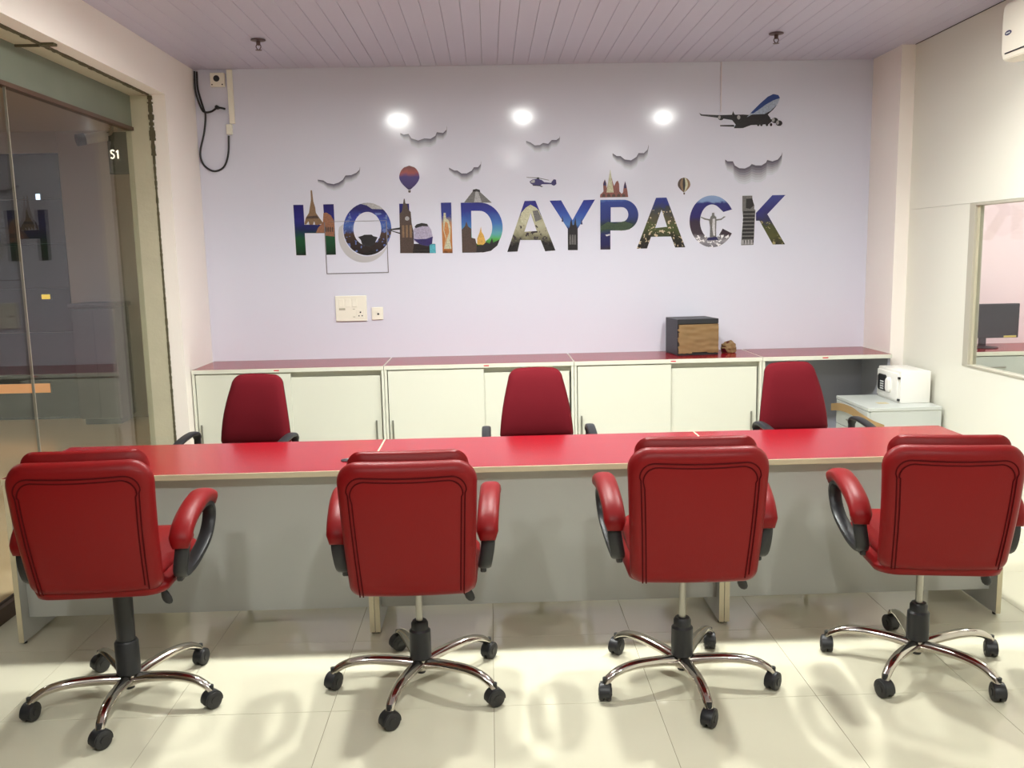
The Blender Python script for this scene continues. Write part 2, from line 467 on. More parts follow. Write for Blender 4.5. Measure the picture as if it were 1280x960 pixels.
# ================================================================== BACK COUNTER
seams = (-2.078, -.748, .578, 1.905, 2.826)
places = ('beside the glass wall', 'between the two outer cabinets', 'under the small black cube')
M_LABEL = mat('red_label', (196, 40, 56), rough=.5)
HMETAL = mat('satin_handle', (150, 150, 142), rough=.35, metal=.8)
def counter_top(t, a, b, y0, y1):
    top = obj('top', bx(a+.0015, b-.0015, y0, y1, HC-.03, HC-.0012, bev=.001), M_CREAM, t, smooth=False)
    obj('red_laminate', bx(a+.006, b-.006, y0+.004, y1, HC-.0012, HC), M_RED, top, smooth=False)
def cabinet(i):
    a, b = seams[i], seams[i+1]; y0, y1 = YC, D-.004
    t = thing('sliding_door_cabinet', ((a+b)/2, (y0+y1)/2, 0), 'white sliding door cabinet with red top ' + places[i], 'cabinet', 'cabinets along the back wall')
    counter_top(t, a, b, y0, y1)
    zt = HC-.03
    for s in (0, 1):
        xa = a+.0015 if s == 0 else b-.0195
        obj('side_panel', bx(xa, xa+.018, y0+.004, y1, 0, zt, bev=.001), M_CREAM, t, smooth=False)
    xa, xb = a+.0195, b-.0195
    obj('back_panel', bx(xa, xb, y1-.012, y1, .06, zt), M_CREAM, t, smooth=False)
    obj('bottom_panel', bx(xa, xb, y0+.02, y1-.012, .06, .078), M_CREAM, t, smooth=False)
    obj('plinth', bx(xa, xb, y0+.05, y0+.066, 0, .06), M_GREY, t, smooth=False)
    obj('top_rail', bx(xa, xb, y0+.056, y0+.074, zt-.05, zt), M_CREAM, t, smooth=False)
    mid = {0: -1.41, 1: -.066, 2: 1.25}[i]
    zb, zd = .08, zt-.006
    d1 = obj('door', bx(xa+.006, mid+.012, y0+.010, y0+.026, zb, zd, bev=.001), M_CREAM, t, smooth=False)
    d2 = obj('door', bx(mid-.012, xb-.010, y0+.034, y0+.050, zb, zd-.034, bev=.001), M_CREAM, t, smooth=False)
    for d, hx, yf in ((d1, xa+.030, y0+.010), (d2, xb-.048, y0+.034)):
        h = B(); box(h, hx-.006, hx+.006, yf-.020, yf-.012, .33, .515, bev=.002)
        for zz in (.35, .495): cyl(h, (hx, yf-.013, zz), (hx, yf, zz), .004, 8)
        obj('handle', h, HMETAL, d)
    lx = {0: -1.49, 1: -.035, 2: 1.275}[i]
    obj('maker_label', bx(lx-.018, lx+.018, y0-.0006, y0, HC-.020, HC-.012), M_LABEL, t, smooth=False)
for i in range(3): cabinet(i)
# open table bay at the right-hand end of the counter
a, b = seams[3], seams[4]
t = thing('open_counter_bay', ((a+b)/2, 6.45, 0), 'open grey counter bay with red top behind the grey pedestal', 'table')
M_GREYIN = mat('grey_board', (160, 161, 172), rough=.5)
counter_top(t, a, b, YC, D-.004)
obj('side_panel', bx(a+.0015, a+.0195, YC+.004, D-.004, 0, HC-.03), M_CREAM, t, smooth=False)
obj('side_panel', bx(b-.0195, b-.0015, YC+.03, D-.004, 0, HC-.03), M_GREYIN, t, smooth=False)
obj('back_panel', bx(a+.0195, b-.0195, D-.06, D-.042, .1, HC-.03), M_GREYIN, t, smooth=False)
obj('maker_label', bx(2.33, 2.37, YC-.0006, YC, HC-.020, HC-.012), M_LABEL, t, smooth=False)

# small black cube with its door papered over, on the counter
t = thing('mini_safe_box', (0, 0, 0), 'small black cube cabinet with brown paper covering its door on the counter', 'box')
w, d, h = .152, .275, .262
M_BOXBLK = mat('black_steel', (36, 37, 42), rough=.45)
M_PAPER = None
obj('body', bx(-w, w, 0, d, 0, h, bev=.003), M_BOXBLK, t, smooth=False)
obj('front_frame', bx(-w, w, -.008, 0, h-.034, h, bev=.002), M_BOXBLK, t, smooth=False)
obj('front_frame', bx(-w, w, -.008, 0, 0, .014, bev=.002), M_BOXBLK, t, smooth=False)
# crumpled kraft paper sheet with torn edge
M_PAPER = mat('kraft_paper', (132, 104, 68), rough=.75, var=.22, vscale=14)
bm = B(); nx, nz = 34, 26
rnd = random.Random(11); g = {}
wav = [(rnd.uniform(-2.5, 2.5), rnd.uniform(60, 170), rnd.uniform(0, 6), rnd.uniform(.0006, .0016)) for _ in range(7)]
for i in range(nx+1):
    for j in range(nz+1):
        u, v = i/nx, j/nz
        xx = -w+.004+u*(2*w-.006); zz = .016+v*(h-.054)
        if i == 0: xx += rnd.uniform(-.006, .008)
        if j == 0: zz += (.018 if .33 < u < .72 else 0) + rnd.uniform(-.002, .003)
        yy = -.010 - sum(am*(1+math.sin(fx*u*2+1.2*math.sin(7*u+ph)+fz*zz+ph)) for fx, fz, ph, am in wav)*.8
        g[i, j] = (bm.verts.new((xx, yy, zz)), bm.verts.new((xx, 0.0, zz)))
for i in range(nx):
    for j in range(nz):
        q = [(i, j), (i+1, j), (i+1, j+1), (i, j+1)]
        bm.faces.new([g[k][0] for k in q]); bm.faces.new([g[k][1] for k in q][::-1])
for i in range(nx):
    for j in (0, nz): bm.faces.new((g[i, j][0], g[i+1, j][0], g[i+1, j][1], g[i, j][1]))
for j in range(nz):
    for i in (0, nx): bm.faces.new((g[i, j][0], g[i, j+1][0], g[i, j+1][1], g[i, j][1]))
obj('paper_cover', bm, M_PAPER, t, angle=60)
t.location = (1.4925, 6.392, HC); t.rotation_euler.z = math.radians(6.5)

# crumpled paper scrap beside it
bm = B(); bmesh.ops.create_icosphere(bm, subdivisions=3, radius=1)
rnd = random.Random(5); wv = [(Vector((rnd.gauss(0, 1), rnd.gauss(0, 1), rnd.gauss(0, 1)))*2.2, rnd.uniform(0, 6)) for _ in range(9)]
for v in bm.verts:
    p = v.co.copy(); k = 1+.11*sum(abs(math.sin(p.dot(q)+ph))-.5 for q, ph in wv)
    v.co = Vector((p.x*.052*k, p.y*.04*k, max(-.036, p.z*.046*k)))
zmin = min(v.co.z for v in bm.verts)
for v in bm.verts: v.co += Vector((1.745, 6.50, HC-zmin))
t = thing('crumpled_paper', (1.745, 6.50, HC), 'crumpled scrap of brown paper with dark red lining beside the black cube', 'paper')
obj('paper_ball', bm, M_PAPER, t, angle=20)
M_DKRED = mat('dark_red_lining', (110, 24, 34), rough=.6)
bm = B()
for k in range(5):
    p0 = Vector((1.700+.004*k, 6.475+.004*k, HC+.008+.012*k)); q = Vector((-.012+.005*k, -.006, .03))
    v = [bm.verts.new(p0), bm.verts.new(p0+Vector((.028, -.020, -.006))), bm.verts.new(p0+q+Vector((.02, -.014, 0))), bm.verts.new(p0+q)]
    bm.faces.new(v)
bmesh.ops.solidify(bm, geom=bm.faces[:], thickness=.001)
obj('torn_flap', bm, M_DKRED, t, smooth=False)

# ================================================================== GREY PEDESTAL, SAFE, CARDBOARD
M_PED = mat('pale_grey_board', (196, 200, 196), rough=.35)
X0, X1, Y0, Y1, ZT = 2.425, 2.905, 5.625, 6.165, .62
t = thing('drawer_pedestal', ((X0+X1)/2, (Y0+Y1)/2, 0), 'pale grey drawer pedestal under the white safe against the partition', 'pedestal')
obj('body', bx(X0+.018, X1, Y0+.004, Y1-.004, .03, ZT-.022), M_PED, t, smooth=False)
obj('top', bx(X0, X1, Y0, Y1, ZT-.022, ZT, bev=.002), M_PED, t, smooth=False)
obj('plinth', bx(X0+.04, X1-.02, Y0+.03, Y1-.03, 0, .03), M_BLACK, t, smooth=False)
for k, (za, zb) in enumerate(((.432, .594), (.24, .426), (.05, .234))):
    dr = obj('drawer', bx(X0, X0+.018, Y0+.008, Y1-.008, za, zb, bev=.002), M_PED, t, smooth=False)
    obj('keyhole', lathe(B(), [(.008, X0-.002), (.008, X0)], (0, (Y0+Y1)/2-.02, zb-.03), 10, 'X'), HMETAL, dr)
    obj('handle', bx(X0-.016, X0-.002, 5.85, 5.95, za+.05, za+.06, bev=.002), HMETAL, dr)
# electronic safe
M_SAFE = mat('white_enamel', (236, 234, 228), rough=.3)
M_KEYS = mat('key_grey', (206, 208, 206), rough=.4)
SX0, SX1, SY0, SY1, SZ = 2.690, 2.900, 5.775, 6.120, .62
t = thing('electronic_safe', ((SX0+SX1)/2, (SY0+SY1)/2, SZ), 'white electronic safe with black keypad on the grey pedestal', 'safe')
obj('body', bx(SX0+.008, SX1, SY0, SY1, SZ, SZ+.212, bev=.006, seg=2), M_SAFE, t)
dr = obj('door', bx(SX0-.004, SX0+.008, SY0+.024, SY1-.012, SZ+.018, SZ+.194, bev=.003, seg=2), M_SAFE, t)
bm = B(); ol = rrect(.062, .062, SZ+.054, SZ+.166, .02, .02)
pillow(bm, ol, [(.05, .010), (.004, .010), (0, .006), (0, 0)], lambda a, b, d: Vector((SX0-.004-d, 6.020+a, b)))
kp = obj('keypad', bm, M_BLACK, dr)
for r in range(4):
    for c in range(3):
        yk = 5.990+.018*c; zk = SZ+.070+.016*r
        obj('key', bx(SX0-.017, SX0-.013, yk-.006, yk+.006, zk-.0045, zk+.0045, bev=.001), M_KEYS, kp, smooth=False)
bm = B(); ol = rrect(.030, .030, SZ+.055, SZ+.158, .028, .028)
pillow(bm, ol, [(.03, .022), (.008, .020), (0, .012), (0, 0)], lambda a, b, d: Vector((SX0-.004-d, 5.918+a, b)))
obj('handle_cover', bm, M_SAFE, dr)
for zz in (SZ+.160, SZ+.014): obj('hinge', bx(SX0-.003, SX0+.008, SY0+.004, SY0+.026, zz, zz+.014), M_BLACK, t, smooth=False)
tag(obj('paper_tag', bx(2.56, 2.63, 5.78, 5.84, ZT, ZT+.0008), mat('tan_label', (196, 184, 150), rough=.7), loc=(2.595, 5.81, ZT), smooth=False), 'small tan paper tag lying on the pedestal in front of the safe', 'tag')
# strip of cardboard bowed against the pedestal's drawers
M_CARD = mat('cardboard', (160, 130, 88), rough=.8, var=.12, vscale=12)
pts = smooth_path([(X0-.022, 6.20, .532), (X0-.024, 6.04, .560), (X0-.022, 5.86, .566), (X0-.020, 5.70, .548), (X0+.012, 5.60, .522), (X0+.085, 5.575, .492)], 6)
bm = B(); rr = []
for i, p in enumerate(pts):
    a = pts[max(0, i-1)]; b_ = pts[min(len(pts)-1, i+1)]; tt = (b_-a).normalized(); nrm = Vector((-tt.y, tt.x, 0)).normalized()
    rr.append([p+Vector((0, 0, -.026)), p+Vector((0, 0, .026)), p+Vector((0, 0, .026))+nrm*.004, p+Vector((0, 0, -.026))+nrm*.004])
rings(bm, rr)
tag(obj('cardboard_strip', bm, M_CARD, loc=(X0, 5.9, .52), angle=40), 'bent brown cardboard strip wrapped round the corner of the grey pedestal', 'cardboard')

# ================================================================== DESKS
dx = (-2.0925, -.5389, 1.0084, 2.2545)
YD, YF, YBK = 3.762, 3.750, 4.391
dl = ('red topped grey desk closest to the glass wall', 'red topped grey desk joined between two other desks', 'red topped grey desk at the open end towards the partition')
def desk(i):
    a, b = dx[i], dx[i+1]
    t = thing('office_desk', ((a+b)/2, (YF+YBK)/2, 0), dl[i], 'desk', 'desks joined in a row')
    tp = obj('top', bx(a+.001, b-.001, YF, YBK, TH-.026, TH-.001, bev=.001), M_EDGE, t, smooth=False)
    obj('red_laminate', bx(a+.0045, b-.0045, YF+.003, YBK-.003, TH-.001, TH), M_RED, tp, smooth=False)
    for s in (0, 1):
        xa = a+.001 if s == 0 else b-.023
        sp = obj('side_panel', bx(xa+.001, xa+.021, YD+.002, YBK-.02, .012, TH-.026), M_GREY, t, smooth=False)
        obj('edge_band', bx(xa, xa+.022, YD, YD+.002, .012, TH-.026), M_EDGE, sp, smooth=False)
        for yy in (YD+.03, YBK-.06): obj('foot', lathe(B(), [(.009, 0), (.009, .012)], (xa+.011, yy, 0), 10), M_BLACK, sp)
        tr = obj('foot_trim', bx(xa, xa+.022, YD+.05, YBK-.09, .010, .012), M_STEEL, sp, smooth=False)
    obj('modesty_panel', bx(a+.023, b-.023, YD+.062, YD+.080, .105, TH-.026), M_GREY, t, smooth=False)
    if i == 0:
        gm = obj('cable_grommet', lathe(B(), [(.034, TH), (.034, TH+.003), (.026, TH+.004), (.022, TH+.001)], (-.650, 3.94, 0), 22), M_BLACK, t)
for i in range(3): desk(i)

# ================================================================== RED EXECUTIVE CHAIRS (backs to the viewer)
def caster(parent, cx, cy, ang, name='caster', r=.033):
    """twin wheel caster, contact z=0; the wheel axle points along ang"""
    ax = Vector((math.cos(ang), math.sin(ang), 0)); fw = Vector((-ax.y, ax.x, 0)); c = Vector((cx, cy, r))
    b = B(); n = 12; rr = []
    for s, k in ((-.019, .97), (-.012, 1.), (.012, 1.), (.019, .97)):       # hood: half shell over the wheels
        ring = []
        for j in range(n+1):
            an = math.radians(-10+200*j/n); ring.append(c+ax*s+(fw*math.cos(an)+Vector((0, 0, 1))*math.sin(an))*(r*1.13*k))
        for j in range(n, -1, -1):
            an = math.radians(-10+200*j/n); ring.append(c+ax*s+(fw*math.cos(an)+Vector((0, 0, 1))*math.sin(an))*(r*.72*k))
        rr.append(ring)
    rings(b, rr)
    cyl(b, c+Vector((0, 0, r*.9)), c+Vector((0, 0, r*1.13+.018)), .010, 10)
    h = obj(name, b, M_BLACK, parent)
    for s in (-1, 1):
        w_ = B(); rr = []
        for q, d in ((.35, .0225), (.82, .0235), (.95, .021), (1., .017), (1., .008), (.95, .0035)):
            rr.append([c+ax*(s*d)+(fw*math.cos(2*PI*j/20)+Vector((0, 0, 1))*math.sin(2*PI*j/20))*(r*q) for j in range(20)])
        rings(w_, rr)
        cyl(w_, c+ax*(s*.0225), c+ax*(s*.0255), r*.45, 12)
        obj('wheel', w_, M_RUBBER, h)
    return h

def exec_chair(star, full_cover=False, seat_lift=0., drop=0., arm_dz=0., lever_dx=0.):
    t = thing('executive_chair', (0, 0, 0), 'x', 'chair', 'red executive chairs in front of the desks')
    up_ = seat_lift
    # star base
    hub = obj('base_hub', lathe(B(), [(.022, .062), (.030, .066), (.036, .080), (.038, .104), (.034, .112), (.020, .114)], n=22), M_CHROME, t)
    obj('hub_plug', lathe(B(), [(.016, .050), (.018, .056), (.018, .064)], n=14), M_BLACK, hub)
    for k in range(5):
        a = math.radians(star+72*k); e = Vector((math.cos(a), math.sin(a), 0)); s = Vector((-e.y, e.x, 0))
        pp = smooth_path([e*.028+Vector((0, 0, .092)), e*.10+Vector((0, 0, .104)), e*.20+Vector((0, 0, .112)), e*.275+Vector((0, 0, .104)), e*.322+Vector((0, 0, .082)), e*.338+Vector((0, 0, .062))], 5)
        n = len(pp); rr = [(1.15-.45*i/(n-1), 1.1-.42*i/(n-1)) for i in range(n)]
        obj('base_leg', tube(B(), pp, .0180, s, 12, w=.0225, rr=rr), M_CHROME, t)
        ca = a+(.9, -.5, 1.9, .2, 2.6)[k]
        caster(t, e.x*.338, e.y*.338, ca)
    # column
    z1 = .452+up_
    if full_cover:
        obj('column_cover', lathe(B(), [(.036, .108), (.044, .116), (.043, .235), (.038, .243)], n=20), M_BLACK, t)
        obj('column_sleeve', lathe(B(), [(.033, .238), (.034, .30), (.036, z1), (.02, z1)], n=20), M_BLACK, t)
    else:
        obj('column_cover', lathe(B(), [(.035, .108), (.042, .116), (.041, .222), (.033, .230), (.033, .252), (.027, .262), (.016, .263)], n=20), M_BLACK, t)
        obj('gas_lift', lathe(B(), [(.0135, .255), (.0135, z1)], n=16), M_STEEL, t)
    mech = B(); box(mech, -.09, .09, -.10, .12, .435+up_, .458+up_, bev=.006)
    obj('tilt_mechanism', mech, M_BLACK, t)
    lx = .190+lever_dx
    lv = B(); tube(lv, [(.05, -.03, .448+up_), (.14, -.06, .446+up_), (lx, -.10, .436+up_)], .005, Vector((0, 0, 1)), 8)
    obj('lever_rod', lv, M_BLACK, t)
    lv = B(); bmesh.ops.create_uvsphere(lv, u_segments=14, v_segments=10, radius=1)
    for v in lv.verts:
        p = v.co; k = 1+.45*p.y
        v.co = Vector((lx+.006+p.x*.017*k+p.y*.010, -.115+p.z*.010, .412+up_-p.y*.034))
    obj('lever_paddle', lv, M_BLACK, t)
    # seat: thick cushion with front lip
    def seat_map(a, b, d): return Vector((a, b, .482+up_+d+.028*max(0, (b-.02)/.27)**1.5 - .018*(a/.25)**2*(1 if d > 0 else 0)))
    bm = B(); pillow(bm, rrect(.228, .240, -.235, .275, .07, .08), [(.22, .045), (.12, .046), (.06, .044), (.022, .034), (.004, .014), (0, -.006), (.006, -.026), (.03, -.036), (.10, -.038), (.22, -.038)], seat_map)
    st = obj('seat', bm, M_LEATHER, t, angle=80)
    bm = B(); pillow(bm, rrect(.205, .215, -.19, .285, .07, .07), [(.2, .050), (.10, .050), (.05, .046), (.018, .034), (.004, .018), (0, .004), (.02, -.01), (.1, -.01), (.2, -.01)], lambda a, b, d: seat_map(a, b, 0)+Vector((0, 0, .022+d)))
    obj('seat_cushion', bm, M_LEATHER, st, angle=80)
    # backrest shell leaning back
    zb, zt = .478+up_-drop, .958+up_
    def yb(z): u = (z-zb)/(zt-zb); return -.215-.085*u-.018*math.sin(PI*u)
    def back_map(a, b, d): return Vector((a, yb(b)+d+.30*a*a*(1 if d > -1 else 0), b+.10*d))
    ol = rrect(.224, .245, zb, zt, .045, .075, n=8)
    bm = B(); pillow(bm, ol, [(.22, .036), (.12, .037), (.06, .036), (.025, .030), (.006, .017), (0, 0), (.004, -.016), (.016, -.030), (.034, -.037), (.046, -.035), (.06, -.037), (.12, -.040), (.22, -.041)], back_map)
    bk = obj('backrest', bm, M_LEATHER, t, angle=80)
    # double seam: up one side, across the top and down the other
    for ins in (.040, .052):
        path = []
        A, Zs = .245-ins, zt-ins*1.15
        rr_ = .05
        zz = zb+.012
        while zz < Zs-rr_: path.append((-(.224+(.021)*(zz-zb)/(zt-zb)-ins), zz)); zz += .03
        for k in range(9):
            an = math.radians(180-90*k/8); path.append((-(A-rr_)+rr_*math.cos(an), Zs-rr_+rr_*math.sin(an)))
        for k in range(1, 8): path.append((-(A-rr_)+2*(A-rr_)*k/8, Zs-.004*math.sin(PI*k/8)))
        for k in range(9):
            an = math.radians(90-90*k/8); path.append(((A-rr_)+rr_*math.cos(an), Zs-rr_+rr_*math.sin(an)))
        zz = Zs-rr_-.01
        while zz > zb+.012: path.append(((.224+.021*(zz-zb)/(zt-zb)-ins), zz)); zz -= .03
        P3 = [back_map(a, b, -.037) for a, b in path]
        obj('piping', tube(B(), P3, .0026, Vector((0, 1, 0)), 6), M_PIPING, bk)
    # front cushion whose top peeps over the shell
    ol = rrect(.205, .214, zb+.10+drop, zt+.026, .06, .055, n=7)
    bm = B(); pillow(bm, ol, [(.19, .048), (.10, .046), (.05, .038), (.018, .022), (0, 0), (.01, -.016), (.05, -.022), (.19, -.022)], lambda a, b, d: back_map(a, b, 0)+Vector((0, .052+d, 0)))
    obj('back_cushion', bm, M_LEATHER, bk, angle=80)
    # armrests: black D-shaped loops with padded tops
    for s in (-1, 1):
        xo = s*.272; X = Vector((s, 0, 0)); up_ = seat_lift+arm_dz
        loop = smooth_path([(xo-s*.012, -.135, .530+up_), (xo, -.142, .605+up_), (xo+s*.004, -.105, .668+up_), (xo+s*.009, .03, .712+up_), (xo+s*.014, .140, .712+up_), (xo+s*.016, .190, .660+up_), (xo+s*.008, .150, .580+up_), (xo-s*.006, .04, .528+up_), (xo-s*.014, -.06, .512+up_)], 5, closed=True)
        ar = obj('armrest', tube(B(), loop, .0155, X, 12, closed=True, w=.026, sq=3.), M_BLACK, t)
        br = B(); box(br, min(xo-s*.03, xo-s*.008), max(xo-s*.03, xo-s*.008), -.13, .02, .492+up_, .528+up_, bev=.004)
        obj('arm_bracket', br, M_BLACK, ar)
        pd = smooth_path([(xo, -.160, .624+up_), (xo, -.144, .664+up_), (xo+s*.003, -.098, .702+up_), (xo+s*.009, -.005, .735+up_), (xo+s*.013, .10, .746+up_), (xo+s*.016, .180, .724+up_), (xo+s*.016, .204, .690+up_)], 5)
        n = len(pd); rr = [(min(1, .45+.55*math.sin(min(1, i/4)*PI/2))*min(1, .35+.65*math.sin(min(1, (n-1-i)/5)*PI/2)), min(1, .7+.3*min(1, i/4))*min(1, .6+.4*min(1, (n-1-i)/5))) for i in range(n)]
        obj('arm_pad', tube(B(), pd, .028, X, 16, w=.040, rr=rr, sq=2.6), M_LEATHER, ar, angle=80)
    return t
def place(t, x, y, rz, label):
    t.location = (x, y, 0); t.rotation_euler.z = math.radians(rz); t['label'] = label
CH = [((-1.400, 3.236), -85, True, .040, .006, 3, 'red leather executive chair with fully black column closest to the glass wall'),
      ((-.300, 3.290), -105, False, 0., .030, 0, 'red leather executive chair in front of the seam near the black cable grommet'),
      ((.708, 3.246), -86, False, .034, .028, -2, 'red leather executive chair in line with the black cube on the counter'),
      ((1.660, 3.320), -62, False, 0., .004, -8, 'red leather executive chair at the desk end towards the office partition')]
for (x, y), st, fc, lift, drop, rz, lab in CH:
    ch = exec_chair(st-rz, fc, lift, drop, -.026 if fc else 0.)
    place(ch, x, y, rz, lab)

# ================================================================== MAROON TASK CHAIRS (behind the desks)
def task_chair():
    """faces -Y"""
    t = thing('task_chair', (0, 0, 0), 'x', 'chair', 'maroon task chairs behind the desks')
    hub = obj('base_hub', lathe(B(), [(.026, .055), (.034, .062), (.034, .105), (.026, .112)], n=18), M_BLACK, t)
    for k in range(5):
        a = math.radians(18+72*k); e = Vector((math.cos(a), math.sin(a), 0)); s = Vector((-e.y, e.x, 0))
        pp = [e*.028+Vector((0, 0, .088)), e*.12+Vector((0, 0, .090)), e*.24+Vector((0, 0, .080)), e*.310+Vector((0, 0, .066))]
        obj('base_leg', tube(B(), pp, .013, s, 10, w=.020, rr=[(1.2, 1.1), (1.1, 1), (.9, .85), (.7, .7)], sq=3), M_BLACK, t)
        caster(t, e.x*.305, e.y*.305, a+.6*k)
    obj('column_cover', lathe(B(), [(.030, .11), (.028, .26), (.024, .27)], n=16), M_BLACK, t)
    obj('gas_lift', lathe(B(), [(.014, .26), (.014, .42)], n=14), M_STEEL, t)
    obj('tilt_mechanism', bx(-.09, .09, -.10, .14, .405, .43, bev=.006), M_BLACK, t)
    bm = B(); pillow(bm, rrect(.235, .215, -.24, .22, .10, .07), [(.2, .035), (.1, .036), (.04, .030), (.008, .012), (0, -.004), (.01, -.022), (.05, -.030), (.2, -.030)], lambda a, b, d: Vector((a, b, .462+d)))
    obj('seat', bm, M_FABRIC, t, angle=80)
    # backrest: broad at the base, narrower rounded top
    zb, zt = .600, 1.010
    def yb(z): u = (z-zb)/(zt-zb); return .215+.075*u-.02*math.sin(PI*u)
    def mp(a, b, d): return Vector((a, yb(b)+d-.35*a*a, b + (.012*(1-(a/.15)**2) if b > zt-.09 else 0)*max(0, (b-zt+.09)/.09)))
    ol = rrect(.212, .142, zb, zt-.012, .035, .05, n=7)
    ol = [(a*(1+.07*math.sin(PI*min(1, max(0, (b-zb)/(zt-zb))))), b) for a, b in ol]
    bm = B(); pillow(bm, ol, [(.18, -.030), (.10, -.030), (.05, -.027), (.015, -.018), (0, -.002), (.004, .010), (.02, .016), (.1, .017), (.18, .017)], mp)
    bk = obj('backrest', bm, M_FABRIC, t, angle=80)
    bm = B(); pillow(bm, ol, [(.17, .030), (.08, .030), (.03, .028), (.006, .018), (.006, .012), (.17, .012)], mp)
    obj('back_shell', bm, M_BLACK, bk, angle=60)
    sp = smooth_path([(0, .08, .42), (0, .20, .425), (0, .265, .47), (0, .258, .60), (0, .272, .72)], 5)
    obj('back_bar', tube(B(), sp, .006, Vector((1, 0, 0)), 8, w=.03, sq=3), M_BLACK, t)
    for s in (-1, 1):
        xo = s*.285; X = Vector((s, 0, 0))
        lp = smooth_path([(s*.19, .04, .438), (s*.26, .06, .44), (xo, .065, .50), (xo, .075, .62), (xo, .070, .690), (xo, .03, .708), (xo, -.06, .700), (xo, -.15, .676), (xo, -.20, .640)], 5)
        n = len(lp); rr = [(1, 1) if i < n-22 else (1, 1.25) for i in range(n)]
        obj('armrest', tube(B(), lp, .0115, X, 12, w=.020, rr=rr, sq=3), M_BLACK, t, angle=60)
    return t
tc = task_chair()
for k, (x, y, rz, lab) in enumerate(((-1.375, 4.80, -10, 'maroon fabric task chair behind the desks closest to the glass wall'),
                                     (.250, 4.80, 0, 'maroon fabric task chair behind the middle desk'),
                                     (1.745, 4.78, 8, 'maroon fabric task chair in front of the open counter bay'))):
    o = tc if k == 0 else copy_tree(tc)
    place(o, x, y, rz, lab)

# ================================================================== WALL PRINT: HOLIDAYPACK
def W(px, py):
    v = bp(px, py, 1, D); return (v.x, v.z)
def zo(ox, oy, s):                       # photo crop coordinates -> wall coordinates
    return lambda pts: [W(ox+a*s, oy+b*s) for a, b in pts]
def ell(cx, cy, rx, ry, a0=0, a1=360, n=40):
    return [(cx+rx*math.cos(math.radians(a0+(a1-a0)*i/n)), cy+ry*math.sin(math.radians(a0+(a1-a0)*i/n))) for i in range(n if a1-a0 == 360 else n+1)]
z1 = zo(360, 230, .109375); z2 = zo(480, 200, .140625); z3 = zo(630, 200, .13546); z4 = zo(740, 200, .125); z5 = zo(850, 230, .109375); z6 = zo(860, 110, .11457)
E0, E1, E2, E3 = D-.0012, D-.0018, D-.0024, D-.0030
ZA, ZB = 1.672, 2.048
NAVY, BLUE, SKY = (34, 28, 112), (44, 58, 160), (96, 148, 214)
DK, BRN, GRN, CRM, ORG = (34, 30, 34), (88, 66, 56), (34, 92, 58), (208, 204, 176), (204, 128, 66)
lt = thing('wall_lettering', (.39, D, 1.67), 'large printed word HOLIDAYPACK filled with landmark pictures on the lavender wall', 'sign')
def letter(name, loops, stops, **k):
    return flat('letter_'+name, loops, E0, print_mat('print_'+name, stops, ZA, ZB, **k), lt, t=.0011)
def pmat(name, c, var=.6, vs=110.): return mat('ink_'+name, tuple(q_*.88 for q_ in c), rough=.3, var=var, vscale=vs)
def deco(name, loops, m_, par, y=E1): return flat(name, loops, y, m_, par, t=.0005)
PM = {k: pmat(k, c) for k, c in dict(tan=(146, 116, 88), brick=(166, 114, 88), dark=(34, 31, 36), brown=(84, 66, 60), lav=(186, 178, 206), purple=(52, 38, 110), cyan=(90, 186, 206), gold=(226, 176, 84),
    cream=(212, 210, 180), orange=(210, 142, 82), grey=(120, 118, 118), lgrey=(186, 184, 188), red=(146, 88, 82), navy=(38, 36, 96), white=(222, 220, 226), green=(62, 82, 62), ltblue=(184, 198, 222)).items()}
# H
H = letter('h', [z1([(60, 238), (175, 238), (188, 465), (418, 465), (402, 233), (522, 230), (548, 808), (432, 810), (420, 562), (192, 562), (207, 815), (95, 815)])],
           [(0, DK), (.12, (26, 70, 44)), (.34, GRN), (.48, (38, 46, 96)), (.7, (50, 48, 140)), (1, NAVY)], namt=.10, nscale=16)
deco('tower_print', [z1([(258, 72), (275, 72), (290, 200), (310, 262), (320, 330), (365, 395), (405, 448), (340, 470), (312, 466), (300, 425), (285, 466), (245, 466), (235, 425), (205, 466), (188, 455), (205, 385), (240, 330), (250, 265), (262, 190)])], PM['tan'], H)
deco('tower_deck', [z1([(212, 372), (330, 360), (356, 392), (206, 398)])], PM['brown'], H, E2)
deco('arena_print', [z1([(406, 332), (440, 326), (490, 358), (524, 418), (532, 470), (530, 600), (430, 590), (420, 560), (320, 556), (345, 500), (398, 440)])], PM['brick'], H, E1)
for k in range(4): deco('arch_print', [z1([(424+26*k, 545), (424+26*k, 500), (434+26*k, 485), (444+24*k, 500), (444+24*k, 548)])], PM['brown'], H, E2)
# O
O = letter('o', [z1(ell(907, 515, 275, 300)), z1(ell(907, 512, 159, 193))],
           [(0, DK), (.22, (60, 46, 46)), (.42, BRN), (.47, (70, 84, 140)), (.55, (86, 120, 200)), (.72, (60, 70, 170)), (.88, (40, 34, 110)), (1, (44, 38, 116))], namt=.07, nscale=22, spots=((96, 112, 168), .60, 34, .8))
deco('summit_print', [z1([(830, 227), (900, 216), (975, 222), (1050, 255), (1090, 290), (960, 285), (900, 245)])], PM['lgrey'], O)
deco('temple_print', [z1([(800, 605), (850, 592), (870, 580), (955, 578), (975, 595), (1026, 608), (1005, 650), (985, 700), (930, 716), (850, 700), (832, 640)])], PM['dark'], O)
deco('bridge_print', [z1([(1165, 515), (1290, 495), (1290, 520), (1180, 530), (1290, 560), (1290, 575), (1165, 535)])], PM['dark'], O)
